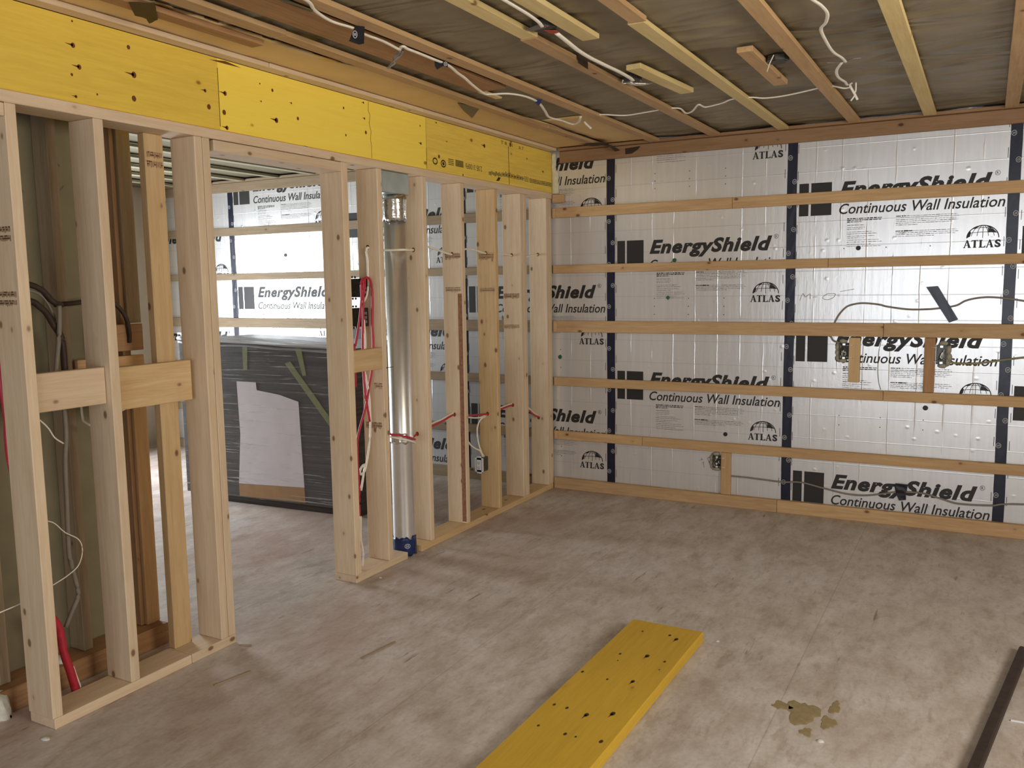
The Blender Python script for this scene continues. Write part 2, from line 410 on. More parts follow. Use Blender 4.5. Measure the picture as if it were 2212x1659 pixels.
def stroke(pts, w):
    """a polyline of width w as quads"""
    out = []
    for (x0, y0), (x1, y1) in zip(pts, pts[1:]):
        l = math.hypot(x1 - x0, y1 - y0) or 1; nx, ny = -(y1 - y0) / l * w / 2, (x1 - x0) / l * w / 2
        ex, ey = (x1 - x0) / l * w * 0.2, (y1 - y0) / l * w * 0.2
        out.append([(x0 - ex + nx, y0 - ey + ny), (x0 - ex - nx, y0 - ey - ny), (x1 + ex - nx, y1 + ey - ny), (x1 + ex + nx, y1 + ey + ny)])
    return out
def rect(x0, x1, y0, y1): return [(x0, y0), (x1, y0), (x1, y1), (x0, y1)]
def ellipse(cx, cy, a, b, n=14, rot=0.0):
    return [(cx + a * math.cos(t) * math.cos(rot) - b * math.sin(t) * math.sin(rot), cy + a * math.cos(t) * math.sin(rot) + b * math.sin(t) * math.cos(rot)) for t in (2 * PI * k / n for k in range(n))]
def ring(cx, cy, a, b, w, n=18):
    o = ellipse(cx, cy, a, b, n); i = ellipse(cx, cy, a - w, b - w, n)
    return [[o[k], o[(k + 1) % n], i[(k + 1) % n], i[k]] for k in range(n)]
_txt = {}
def text_polys(s, bold=0.0, shear=0.0, spacing=1.0):
    """2D triangles of a string, cap height scaled to 1, starting at x = 0"""
    key = (s, bold, shear, spacing)
    if key in _txt: return _txt[key]
    def tri(body):
        cu = bpy.data.curves.new('t', 'FONT'); cu.body = body; cu.size = 1; cu.offset = bold; cu.shear = shear; cu.space_character = spacing
        cu.resolution_u = 3
        o = bpy.data.objects.new('t', cu); COL.objects.link(o)
        bpy.context.view_layer.update()
        me = bpy.data.meshes.new_from_object(o.evaluated_get(bpy.context.evaluated_depsgraph_get()))
        me.calc_loop_triangles()
        res = [[(me.vertices[i].co.x, me.vertices[i].co.y) for i in t.vertices] for t in me.loop_triangles]
        bpy.data.objects.remove(o); bpy.data.meshes.remove(me); bpy.data.curves.remove(cu)
        return res
    e = tri('E'); ys = [y for t in e for _, y in t]; y0, cap = min(ys), max(ys) - min(ys)
    T = tri(s); xs = [x for t in T for x, _ in t]; xa, xb = min(xs), max(xs)
    res = ([[((x - xa) / cap, (y - y0) / cap) for x, y in t] for t in T], (xb - xa) / cap)
    _txt[key] = res; return res
def fit_text(s, x0, x1, base, cap, **kw):
    T, w = text_polys(s, **kw); k = (x1 - x0) / w
    return [[(x0 + x * k, base + y * cap) for x, y in t] for t in T]

# ================================================================== THE SETTING
X0 = 0.4456; PW = 1.2195                       # a board seam and the board width (48 in) along the foil wall
Lx, Rx, Yb = -4.3, 4.8, -8.6                   # far-left wall, right wall, rear wall

flo = boxes('floor', [(Lx, Rx, Yb, 0.03, -0.03, 0.0)], 'floor'); tag(flo, kind='structure')
# glue residue left on the floor
def blob_poly(name, cx, cy, rx, ry, th, m, parent, seed):
    rnd = random.Random(seed); n = 22
    pts = []
    for k in range(n):
        t = 2 * PI * k / n; r = 1 + 0.28 * math.sin(3 * t + seed) * rnd.uniform(0.3, 1) + rnd.uniform(-0.16, 0.16)
        pts.append((cx + rx * r * math.cos(t), cy + ry * r * math.sin(t)))
    bm = bmesh.new()
    bot = [bm.verts.new((x - cx, y - cy, 0.0)) for x, y in pts]; top = [bm.verts.new(((x - cx) * 0.86, (y - cy) * 0.86, th)) for x, y in pts]
    bm.faces.new(top)
    for k in range(n): bm.faces.new((bot[k], bot[(k + 1) % n], top[(k + 1) % n], top[k]))
    bmesh.ops.recalc_face_normals(bm, faces=bm.faces)
    return link(name, bm_mesh(name, bm), M[m], parent, (cx, cy, 0.0002))
for i, (x, y, a, b_) in enumerate([(2.267, -2.70, 0.055, 0.085), (2.355, -2.735, 0.026, 0.05), (2.19, -2.68, 0.035, 0.03), (2.36, -2.61, 0.018, 0.05), (2.30, -2.83, 0.02, 0.03)]):
    blob_poly('glue_patch', x, y, a, b_, 0.0015, 'glue', flo, i)

# ---------------- foil-faced wall (right-hand wall of the corner; it runs on behind the stud wall)
wr = empty('wall_right', (X0, 0, 0)); tag(wr, kind='structure')
face = lambda y: (lambda u, w: Vector((u, y, w)))
SER = 0.0
def serif_atlas(x0, x1, base, cap):
    """ATLAS in roman capitals, drawn stroke by stroke"""
    P = []; w = (x1 - x0) / 5.0; th = cap * 0.11; tk = cap * 0.21
    def A(x):
        P.extend(stroke([(x + 0.10 * w, base), (x + 0.47 * w, base + cap)], th))
        P.append([(x + 0.36 * w, base + cap), (x + 0.58 * w, base + cap), (x + 0.96 * w, base), (x + 0.64 * w, base)])
        P.append(rect(x + 0.22 * w, x + 0.74 * w, base + cap * 0.30, base + cap * 0.37))
        P.append(rect(x - 0.02 * w, x + 0.24 * w, base, base + th * 0.8)); P.append(rect(x + 0.58 * w, x + 1.02 * w, base, base + th * 0.8))
    def T(x):
        P.append(rect(x + 0.35 * w, x + 0.65 * w, base, base + cap)); P.append(rect(x + 0.05 * w, x + 0.95 * w, base + cap * 0.91, base + cap))
        P.append([(x + 0.05 * w, base + cap), (x + 0.05 * w, base + cap * 0.72), (x + 0.15 * w, base + cap * 0.91)])
        P.append([(x + 0.95 * w, base + cap), (x + 0.95 * w, base + cap * 0.72), (x + 0.85 * w, base + cap * 0.91)])
        P.append(rect(x + 0.26 * w, x + 0.74 * w, base, base + th * 0.8))
    def L(x):
        P.append(rect(x + 0.14 * w, x + 0.43 * w, base, base + cap)); P.append(rect(x + 0.04 * w, x + 0.52 * w, base + cap - th * 0.8, base + cap))
        P.append(rect(x + 0.04 * w, x + 0.9 * w, base, base + th * 1.0)); P.append([(x + 0.95 * w, base + cap * 0.32), (x + 0.9 * w, base), (x + 0.70 * w, base + th)])
    A(x0); T(x0 + w); L(x0 + 2 * w); A(x0 + 3 * w)
    P.extend(fit_text('S', x0 + 4.12 * w, x0 + 4.95 * w, base, cap, bold=0.045))
    return P
def globe(cx, base, R, H):
    P = []
    def arc(k, n=22, a0=0.0, a1=PI): return [(cx + k * R * math.cos(a0 + (a1 - a0) * i / n), base + H * math.sin(a0 + (a1 - a0) * i / n)) for i in range(n + 1)]
    P += stroke(arc(1.0), 0.0052)
    for k in (0.36, 0.72, -0.36, -0.72): 
        P += stroke([(cx + k * R * math.cos(t), base + H * math.sin(t)) for t in [PI / 2 * i / 10 for i in range(1, 11)]] , 0.0030)
    P += stroke([(cx, base), (cx, base + H)], 0.0030)
    for h, s in ((0.40, 0.88), (0.76, 0.62)): P += stroke([(cx - s * R + 2 * s * R * i / 12, base + H * (h + 0.07 * math.sin(PI * i / 12))) for i in range(13)], 0.0030)
    # dark fields
    P.append([(cx - R, base), (cx - R * 0.97, base + H * 0.3), (cx - R * 0.80, base + H * 0.60), (cx - R * 0.74, base + H * 0.40), (cx - R * 0.80, base + H * 0.12)])
    P.append([(cx + R * 0.30, base + H * 0.78), (cx + R * 0.62, base + H * 0.72), (cx + R * 0.86, base + H * 0.42), (cx + R * 0.34, base + H * 0.42)])
    P.append([(cx - R * 0.60, base + H * 0.80), (cx - R * 0.2, base + H * 0.98), (cx - R * 0.30, base + H * 0.90), (cx - R * 0.56, base + H * 0.72)])
    P.append([(cx + R * 0.55, base + H * 0.84), (cx + R * 0.28, base + H * 0.97), (cx + R * 0.24, base + H * 0.90), (cx + R * 0.5, base + H * 0.78)])
    return P
def fine_lines(x0, x1, zs, seed, w=0.0030):
    rnd = random.Random(seed); P = []
    for z, frac in zs:
        x = x0; xe = x0 + (x1 - x0) * frac
        while x < xe:
            l = rnd.uniform(0.008, 0.028); x2 = min(x + l, xe)
            h = w * rnd.choice((0.8, 1.0, 1.25)); P.append(rect(x, x2, z - h / 2, z + h / 2)); x = x2 + 0.004
    return P
def logo_meshes():
    """the print repeated on every board, relative to the seam (u) and to the top of the black squares (w)"""
    g = {}
    g['logo_square'] = [[rect(0.048, 0.105, -0.200, 0.0)], [rect(0.119, 0.241, -0.200, 0.0)]]
    big = fit_text('EnergyShield', 0.284, 1.107, -0.096, 0.094, bold=0.044, shear=0.28, spacing=1.10)
    tm = fit_text('R', 1.126, 1.137, -0.016, 0.016, bold=0.01) + ring(1.1315, -0.008, 0.0135, 0.0150, 0.0022)
    tag_ = fit_text('Continuous Wall Insulation', 0.287, 1.176, -0.198, 0.062, bold=0.012, shear=0.24)
    dark = fine_lines(0.335, 0.538, [(-0.228, 0.98), (-0.238, 0.95), (-0.248, 0.42)], 3, 0.005)
    g['lettering'] = big + tm; g['tagline_lettering'] = tag_
    z = [(-0.268, 0.5), (-0.282, 0.5), (-0.292, 0.45), (-0.309, 0.7), (-0.32, 0.85), (-0.334, 0.78), (-0.345, 0.5), (-0.358, 0.9), (-0.37, 0.98), (-0.383, 0.7), (-0.396, 0.98)]
    zr = [(-0.226 - 0.0105 * i, [0.98, 1, 0.96, 0.99, 0.9, 0.35][i]) for i in range(6)] + [(-0.314 - 0.0105 * i, [0.97, 1, 0.95, 0.62][i]) for i in range(4)]
    g['fine_print'] = fine_lines(0.335, 0.538, z, 5) + fine_lines(0.61, 0.945, zr, 8)
    g['fine_print_heading'] = dark + fine_lines(0.61, 0.66, [(-0.226, 1)], 2, 0.006) + fine_lines(0.61, 0.70, [(-0.314, 1)], 2, 0.006)
    g['globe_emblem'] = globe(1.071, -0.370, 0.081, 0.070) + serif_atlas(0.975, 1.166, -0.426, 0.044)
    return g
LG = logo_meshes(); LM = {}
def logo_mesh(key, polys):
    if key not in LM:
        bm = bmesh.new()
        for p in polys:
            try: bm.faces.new([bm.verts.new((u, 0, w)) for u, w in p])
            except ValueError: pass
        for f in bm.faces:
            f.normal_update()
            if f.normal.y > 0: f.normal_flip()
        LM[key] = bm_mesh(key, bm)
        LM[key].materials.append(M['print_grey'] if key.startswith('fine_print') and 'head' not in key else M['print'])
    return LM[key]
TOPS = {-4: (2.03, 1.12), -3: (2.447, 1.522, 0.617), -2: (2.111, 1.205, 0.30), -1: (2.405, 1.499, 0.594), 0: (2.707, 1.799, 0.891), 1: (2.107, 1.195, 0.283), 2: (1.795, 0.888), 3: (2.2, 1.3, 0.4)}
for t, tops in TOPS.items():
    xa = X0 + PW * t + 0.0008; xb = X0 + PW * (t + 1) - 0.0008
    xa = max(xa, Lx + 0.02); xb = min(xb, Rx - 0.02)
    ib = boxes('insulation_board', [(xa, xb, 0.0, 0.038, 0.0, 2.499)], 'foil', wr, 0.001)
    for T in tops:
        for key in ('logo_square', 'lettering', 'tagline_lettering', 'fine_print_heading', 'fine_print', 'globe_emblem'):
            items = [(key + str(i), q) for i, q in enumerate(LG[key])] if key == 'logo_square' else [(key, LG[key])]
            for kk, q in items:
                if T > 2.6 and key not in ('globe_emblem', 'fine_print'): continue
                if t == -4 and key != 'globe_emblem' and key != 'lettering': continue
                o = bpy.data.objects.new(key, logo_mesh(kk, q)); COL.objects.link(o); o.parent = ib
                o.location = Vector((X0 + PW * t, -0.0009, T)) - Vector(((xa + xb) / 2, 0.019, 0.0))
    # row of short registration dashes along both edges
    if -3 <= t <= 2:
        dashes = []
        for k in range(14):
            z = 0.12 + 0.165 * k + 0.03 * (t % 3)
            dashes += [rect(xa + 0.036, xa + 0.039, z, z + 0.055), rect(xb - 0.042, xb - 0.039, z + 0.05, z + 0.105)]
        flat_polys('edge_dashes', dashes, face(-0.0008), 'print', ib, 'stuff')
    if t in (0, 1):
        xs = [xa + 0.32, xa + 0.56, xa + 0.80]
        dots = []
        for x in xs:
            for z in ((2.24, 2.19, 2.14) if t == 0 else (0.66, 0.60)) + ((1.40, 1.345, 1.29) if t == 0 else (1.70,)):
                dots.append(ellipse(x, z, 0.0035, 0.0035, 8))
        flat_polys('pin_holes', dots, face(-0.0008), 'print', ib, 'stuff')
    if t == -1: flat_polys('pin_holes', [ellipse(0.05, z, 0.0035, 0.0035, 8) for z in (1.50, 1.43, 1.03, 0.99, 0.90, 0.31, 0.24)], face(-0.0008), 'print', ib, 'stuff')
    # fasteners and dabs seen on the boards
    for (x, z, m, shape) in [(0.907, 1.656, 'print_green', 'ring'), (0.863, 1.404, 'print_green', 'diamond'), (0.045, 0.976, 'print_green', 'disc'), (2.069, 1.70, 'print', 'ring'), (2.475, 0.735, 'print', 'disc'), (1.269, 0.489, 'print', 'ring'), (-2.58, 1.79, 'print', 'disc')]:
        if not xa < x < xb: continue
        bm = bmesh.new()
        if shape == 'ring':
            add_cyl(bm, (0, 0.0, 0), 0.014, 0.004, 'y', 18); add_cyl(bm, (0, -0.003, 0), 0.006, 0.004, 'y', 12)
        elif shape == 'disc': add_cyl(bm, (0, 0, 0), 0.015, 0.004, 'y', 18)
        else: add_box(bm, -0.011, 0.011, 0, 0.003, -0.011, 0.011); bmesh.ops.rotate(bm, verts=bm.verts, cent=(0, 0, 0), matrix=Matrix.Rotation(PI / 4, 3, 'Y'))
        link('fastener_disc' if 'green' not in m else 'green_mark', bm_mesh('fastener', bm), M[m], ib, (x, -0.0045, z))
# handwriting on the boards
PEN = [[(1.73, 1.38), (1.749, 1.425), (1.764, 1.403), (1.791, 1.424), (1.792, 1.391)], [(1.809, 1.403), (1.835, 1.404)], [(1.945, 1.421), (1.929, 1.424), (1.893, 1.421), (1.868, 1.398), (1.894, 1.386), (1.93, 1.398), (1.946, 1.421)], [(1.972, 1.436), (2.008, 1.443), (2.051, 1.45)]]
PEN2 = [[(1.17, .266), (1.16, .29), (1.149, .315), (1.16, .321), (1.173, .311), (1.17, .291), (1.157, .287)], [(1.106, .315), (1.112, .296)], [(1.095, .298), (1.117, .306)], [(1.111, .281), (1.127, .288)], [(1.119, .284), (1.126, .249)]]
def curve2(p): return [(v.x, v.y) for v in catmull([(a, b, 0) for a, b in p], 4)]
bd = [o for o in wr.children if o.name.startswith('insulation_board')]
for pen, tt in ((PEN, 1), (PEN2, 0)):
    flat_polys('pencil_writing', [q for p in pen for q in stroke(curve2(p), 0.0026)], face(-0.0012), 'pencil', [b for b in bd if abs(b.location.x - (PW * tt + PW / 2)) < 0.2][0])
# seam tape with its roundels
for t in range(-3, 4):
    x = X0 + PW * t; jog = [0, 0.004, -0.003, 0.002][t % 4]
    bm = bmesh.new(); n = 40; rows = []
    for k in range(n + 1):
        z = 0.06 + (2.44 - 0.06) * k / n; d = 0.0035 * noise.noise(Vector((t * 3.3, z * 2.2, 0))) + jog
        rows.append([bm.verts.new((d + s + 0.0014 * noise.noise(Vector((s * 90, z * 30, t))), -0.0014 - 0.0007 * (noise.noise(Vector((s * 60, z * 22, t * 2.0)))), z)) for s in (-0.030, -0.012, 0.012, 0.030)])
    for a, b in zip(rows, rows[1:]):
        for k in range(3): bm.faces.new((a[k], a[k + 1], b[k + 1], b[k]))
    r = bmesh.ops.extrude_face_region(bm, geom=bm.faces[:])
    for v in [g for g in r['geom'] if isinstance(g, bmesh.types.BMVert)]: v.co.y = -0.0001
    bmesh.ops.recalc_face_normals(bm, faces=bm.faces)
    st = link('seam_tape', bm_mesh('seam_tape', bm), M['tape_navy'], wr, (x, 0, 0))
    P = []
    for k in range(17):
        z = 0.16 + 0.148 * k + 0.04 * (t % 3); s = x + (0.014 if k % 2 else -0.014) + jog
        P += ring(s, z, 0.0135, 0.0155, 0.0026) + [rect(s - 0.006, s - 0.001, z - 0.004, z - 0.0015), rect(s - 0.0045, s - 0.002, z - 0.007, z + 0.006), rect(s + 0.001, s + 0.007, z + 0.0005, z + 0.003), rect(s + 0.0025, s + 0.005, z - 0.006, z + 0.007)]
    flat_polys('roundel_print', P, face(-0.0026), 'print_white', st)
# strapping, plate and ledger on this wall
rows_ = [(0.370, 0.433, 'strap_orange'), (0.768, 0.830, 'strap_orange'), (1.160, 1.243, 'strap'), (1.584, 1.642, 'strap_orange'), (1.978, 2.048, 'strap_orange')]
FT = 0.0315
for i, (z0, z1, m) in enumerate(rows_):
    cuts = [[0.035, 0.69, 3.1, Rx - 0.02], [0.006, 2.24, Rx - 0.02], [0.035, 2.23, Rx - 0.02], [0.006, 1.9, Rx - 0.02], [0.03, 1.3, Rx - 0.02]][i]
    for a, b in zip(cuts, cuts[1:]):
        o = board('furring_strip', a + 0.001, b - 0.001, -FT, -0.003, z0, z1, 'x', m, wr)
    o = board('furring_strip', 0.004, cuts[0], -FT + 0.001, -0.003, z0 + 0.001, z1 - 0.002, 'x', 'strap_orange', wr) if cuts[0] > 0.02 else None
    board('furring_strip', Lx + 0.02, -0.001, -FT, -0.003, z0, z1, 'x', 'far_strip', wr)
board('furring_stub', 0.006, 0.095, -0.0305, -0.003, 2.084, 2.143, 'x', 'strap_orange', wr)
board('bottom_plate', 0.003, 1.62, -0.036, -0.003, 0.0, 0.082, 'x', 'strap', wr); board('bottom_plate', 1.622, Rx - 0.02, -0.036, -0.003, 0.0, 0.083, 'x', 'strap', wr)
board('bottom_plate', Lx + 0.02, -0.142, -0.036, -0.003, 0.0, 0.082, 'x', 'far_strip', wr)
board('ledger_strip', 0.068, Rx - 0.02, -0.034, -0.003, 2.359, 2.438, 'x', 'brown_wood', wr)
board('ledger_strip', Lx + 0.02, -0.142, -0.034, -0.003, 2.359, 2.438, 'x', 'far_strip', wr)
# short backing strips for the outlet boxes, and their nails
board('backing_strip', 2.036, 2.100, -0.0312, -0.003, 0.876, 1.153, 'z', 'spruce_warm', wr)
board('backing_strip', 2.458, 2.517, -0.0312, -0.003, 0.832, 1.158, 'z', 'old_wood', wr)
board('backing_strip', 1.249, 1.313, -0.0312, -0.003, 0.083, 0.368, 'z', 'strap_orange', wr)

# ---------------- ceiling: dark membrane, kraft paper and strapping
ce = empty('ceiling', (0, 0, 2.44)); tag(ce, kind='structure')
def membrane(name, x0, x1, y0, y1, nx, ny, amp, m, z=2.468, edge=None):
    bm = bmesh.new(); V = []
    for j in range(ny + 1):
        row = []
        for i in range(nx + 1):
            x = x0 + (x1 - x0) * i / nx; y = y0 + (y1 - y0) * j / ny
            if edge and i == nx: x = edge(y)
            p = Vector((x * 1.3, y * 3.4, 0)); q = p + 0.35 * Vector((noise.noise(p * 1.5), noise.noise(p * 1.5 + Vector((9, 2, 0))), 0))
            d = abs(noise.noise(q * 1.6)) * 0.7 + 0.5 * noise.noise(q * 4.2)
            row.append(bm.verts.new((x, y, z - 2.44 + amp * d)))
        V.append(row)
    for j in range(ny):
        for i in range(nx): bm.faces.new((V[j][i], V[j + 1][i], V[j + 1][i + 1], V[j][i + 1]))
    r = bmesh.ops.extrude_face_region(bm, geom=bm.faces[:])
    for v in [g for g in r['geom'] if isinstance(g, bmesh.types.BMVert)]: v.co.z += 0.003
    bmesh.ops.recalc_face_normals(bm, faces=bm.faces)
    return link(name, bm_mesh(name, bm), M[m], ce, (0, 0, 2.44), smooth_=True)
membrane('vapour_membrane', 0.0, Rx, Yb, 0.0, 96, 190, 0.017, 'membrane')
membrane('vapour_membrane', Lx, 0.0, Yb, 0.0, 30, 40, 0.006, 'old_board', 2.468)
def kraft_edge(y):
    if y < -3.15: return 0.30
    return 0.30 + 0.10 * min(1, (y + 3.15) / 2.2) + 0.02 * math.sin(y * 5)
membrane('kraft_paper', 0.004, 0.35, -5.6, -0.02, 8, 80, 0.004, 'kraft', 2.463, kraft_edge)
membrane('kraft_paper', 0.44, 0.74, -1.05, -0.02, 8, 20, 0.004, 'kraft', 2.463)
def strip(name, x0, x1, ya, yb, m, z=2.44, th=0.019, skew=0.0, parent=ce):
    return board(name, x0, x1, ya, yb, z, z + th, 'y', m, parent, 0.0018, skew)
# nailer on top of the beam, in three lengths
for a, b, x in ((-7.0, -2.87, 0.062), (-2.868, -1.72, 0.064), (-1.718, -0.068, 0.062)): strip('ceiling_strip', 0.001, x, a, b, 'spruce', 2.4405)
strip('ceiling_strip', 0.225, 0.29, -7, -3.13, 'old_wood', 2.4405)
strip('ceiling_strip', 0.405, 0.478, -6.5, -3.19, 'strap', 2.441, skew=0.012)
strip('ceiling_strip', 0.368, 0.432, -3.188, -0.92, 'strap_orange', 2.44, skew=0.020)
strip('ceiling_strip', 0.365, 0.425, -0.918, -0.09, 'strap', 2.4402, skew=-0.012)
board('ceiling_plank', 0.535, 0.70, -7, -1.95, 2.4475, 2.4625, 'y', 'old_wood', ce); board('ceiling_plank', 0.537, 0.575, -1.96, -1.765, 2.4475, 2.4575, 'y', 'strap_pale', ce)
strip('ceiling_strip', 0.752, 0.822, -7, -0.066, 'strap_orange')
strip('ceiling_strip', 1.170, 1.238, -7, -2.672, 'strap_pale', 2.4415); strip('ceiling_strip', 1.160, 1.226, -2.668, -0.066, 'strap_orange')
strip('ceiling_strip', 1.362, 1.432, -7, -2.535, 'strap_pale')
strip('ceiling_strip', 1.600, 1.662, -7, -2.648, 'strap_orange', 2.4415); strip('ceiling_strip', 1.588, 1.652, -2.645, -0.066, 'strap_pale')
strip('ceiling_strip', 2.002, 2.068, -7, -0.066, 'strap_orange')
strip('ceiling_strip', 2.408, 2.474, -7, -0.066, 'strap_pale'); strip('ceiling_strip', 2.816, 2.882, -7, -0.066, 'strap')
strip('ceiling_strip', 3.22, 3.285, -7, -0.066, 'strap'); strip('ceiling_strip', 3.62, 3.685, -7, -0.066, 'strap'); strip('ceiling_strip', 4.02, 4.085, -7, -0.066, 'strap')
board('ceiling_strip', 0.068, Rx - 0.02, -0.064, -0.003, 2.4395, 2.4585, 'x', 'brown_wood', ce)
for k in range(9): strip('ceiling_strip', -0.62 - 0.4 * k, -0.555 - 0.4 * k, -6, -0.066, 'pale_furring')
board('ceiling_strip', Lx + 0.02, -0.142, -0.064, -0.003, 2.4395, 2.4585, 'x', 'far_strip', ce)

# ---------------- stud wall with the doorway (left-hand wall)
wl = empty('wall_left', (0, -2.0, 0)); tag(wl, kind='structure')
D = -0.140
ZT = 2.1155
board('bottom_plate', D, 0, -3.990, -3.397, 0, 0.038, 'y', 'spruce', wl); board('bottom_plate', D, 0, -3.395, -3.160, 0, 0.038, 'y', 'spruce', wl)
board('bottom_plate', D, 0, -2.345, -1.893, 0, 0.038, 'y', 'spruce', wl); board('bottom_plate', D, 0, -1.757, -0.038, 0, 0.038, 'y', 'spruce_warm', wl)
board('top_plate', D, 0, -7.5, -2.425, ZT, 2.155, 'y', 'spruce', wl); board('top_plate', D, 0, -2.424, -0.002, ZT, 2.155, 'y', 'spruce', wl)
board('header_plate', D, 0, -3.139, -2.346, 2.068, 2.1125, 'y', 'spruce', wl)
board('header_plate', D, 0, -5.3, -3.996, 2.071, 2.1125, 'y', 'spruce', wl)
studs = {}
def stud(key, y0, y1, m='spruce', x0=D, x1=0.0, z0=0.038, z1=ZT - 0.0005):
    studs[key] = board('stud', x0, x1, y0, y1, z0 + 0.0003, z1, 'z', m, wl, 0.003); return studs[key]
stud('s1', -3.995, -3.957); stud('s2', -3.680, -3.641)
stud('s3', -3.392, -3.304, 'spruce_warm', D, -0.102)
stud('s4a', -3.238, -3.199); stud('s4b', -3.1975, -3.160)
stud('s5', -2.345, -2.300); stud('s6', -2.066, -2.026); stud('s7', -1.661, -1.623); stud('s8', -1.260, -1.222)
stud('s9', -0.855, -0.817, 'spruce_warm'); stud('s10a', -0.509, -0.465); stud('s10b', -0.4635, -0.420); stud('s11a', -0.117, -0.073); stud('s11b', -0.0715, -0.033)
stud('s0', -5.32, -5.282)
board('stud', D, 0, -5.36, -5.322, 0.0, 2.07, 'z', 'spruce', wl)
tag(studs['s3'], 'stud turned flat at the back of the plate'); tag(studs['s8'], 'stud with a strip of bark down one edge')
board('blocking', -0.068, -0.030, -3.956, -3.681, 1.103, 1.236, 'y', 'spruce', wl)
board('blocking', -0.101, -0.064, -3.640, -3.262, 1.064, 1.226, 'y', 'spruce_warm', wl)
board('blocking', -0.038, -0.001, -2.299, -2.067, 1.081, 1.192, 'y', 'spruce_warm', wl)
bk = boxes('bark_edge', [(-0.034, -0.006, -1.2612, -1.2600, 0.05, 1.46)], 'bark', studs['s8'])
# ink stamps on the studs (unreadable marks) and drilled holes
def stamp(key, plane, at, u0, u1, z0, z1, rows=2, seed=1, m='stamp'):
    rnd = random.Random(seed); P = []; n = max(5, int(abs(u1 - u0) / 0.008))
    for r in range(rows):
        za = z0 + (z1 - z0) * r / rows; zb = za + (z1 - z0) / rows * 0.72
        for k in range(n):
            u = u0 + (u1 - u0) * (k + 0.5) / n; w = abs(u1 - u0) / n * 0.28
            P.append(rect(u - w, u + w, za + rnd.uniform(0, 0.3) * (zb - za), zb))
            if rnd.random() < 0.6: P.append(rect(u - w, u + w * 3, (za + zb) / 2 - 0.002, (za + zb) / 2 + 0.002))
            if rnd.random() < 0.4: P.append(rect(u - w * 3, u + w, zb - 0.004, zb))
    pl = (lambda u, w: Vector((u, at, w))) if plane == 'y' else (lambda u, w: Vector((at, u, w)))
    flat_polys('ink_stamp', P, pl, m, studs[key], 'stuff')
stamp('s1', 'y', -3.9958, -0.135, -0.02, 1.676, 1.733, 2, 1); stamp('s1', 'y', -3.9958, -0.13, -0.015, 1.465, 1.522, 2, 2)
stamp('s3', 'x', -0.1012, -3.385, -3.312, 1.985, 2.055, 2, 3)
stamp('s8', 'y', -1.2608, -0.12, -0.012, 1.662, 1.715, 1, 4); stamp('s9', 'y', -0.8558, -0.125, -0.012, 1.666, 1.722, 1, 5); stamp('s10a', 'y', -0.5098, -0.136, -0.015, 1.410, 1.463, 1, 6)
stamp('s8', 'y', -1.2608, -0.12, -0.015, 1.465, 1.512, 1, 9, 'stamp_faint'); stamp('s9', 'y', -0.8558, -0.12, -0.01, 1.459, 1.503, 1, 10, 'stamp_faint'); stamp('s10a', 'y', -0.5098, -0.136, -0.02, 1.205, 1.248, 1, 11, 'stamp_faint')
stamp('s6', 'y', -2.0668, -0.125, -0.02, 0.755, 0.805, 1, 7); stamp('s6', 'y', -2.0668, -0.06, -0.01, 0.969, 1.016, 1, 8, 'stamp_faint')
for key, y, x, z in [('s6', -2.0664, -0.075, 1.715), ('s7', -1.6614, -0.07, 1.712), ('s8', -1.2604, -0.07, 1.698), ('s9', -0.8554, -0.07, 1.713), ('s10a', -0.5094, -0.07, 1.708), ('s11a', -0.1174, -0.07, 1.72),
                     ('s7', -1.6614, -0.078, 0.663), ('s8', -1.2604, -0.078, 0.719), ('s9', -0.8554, -0.078, 0.668), ('s10a', -0.5094, -0.078, 0.68), ('s11a', -0.1174, -0.078, 0.535)]:
    flat_polys('drilled_hole', [ellipse(x, z, 0.011, 0.013, 14)], (lambda yy: (lambda u, w: Vector((u, yy, w))))(y), 'knot', studs[key])
bm = bmesh.new(); add_cyl(bm, (0, 0, 0), 0.002, 0.05, 'y', 8); add_cyl(bm, (0, -0.002, 0), 0.004, 0.002, 'y', 8)
link('nail', bm_mesh('nail', bm), M['box_dark'], studs['s6'], (0.004, -2.035, 1.083))

# ---------------- old wall just behind the stud wall
wb = empty('wall_rear', (-0.36, -4.5, 0)); tag(wb, kind='structure')
boxes('sheathing', [(-0.415, -0.402, -7.0, -3.315, 0.0, 2.462)], 'old_board', wb)
flat_polys('chalk_writing', [q for p in ([(-3.545, 1.99), (-3.56, 2.01), (-3.585, 2.0), (-3.592, 1.95), (-3.58, 1.91), (-3.555, 1.90), (-3.535, 1.92)], [(-3.70, 1.88), (-3.72, 1.93), (-3.75, 1.87), (-3.78, 1.91)]) for q in stroke(curve2(p), 0.004)], lambda u, w: Vector((-0.4015, u, w)), 'pencil', wb)
for y in (-5.2, -4.58, -3.988, -3.652): board('old_stud', -0.4015, -0.312, y, y + 0.040, 0.09, 2.44, 'z', 'old_wood' if y < -4 else 'far_strip', wb)
board('old_stud', -0.4015, -0.331, -3.372, -3.334, 0.09, 2.44, 'z', 'brown_wood', wb)
board('old_stud', -0.3305, -0.312, -3.355, -3.290, 1.378, 2.44, 'z', 'far_strip', wb); board('old_stud', -0.3305, -0.312, -3.355, -3.290, 0.09, 1.15, 'z', 'strap_orange', wb)
board('old_blocking', -0.3305, -0.296, -3.50, -3.298, 1.266, 1.374, 'y', 'brown_wood', wb); board('old_blocking', -0.3305, -0.298, -3.60, -3.298, 1.152, 1.246, 'y', 'strap_orange', wb)
board('old_bottom_plate', -0.40, -0.262, -7, -3.290, 0.0, 0.089, 'y', 'old_wood', wb)
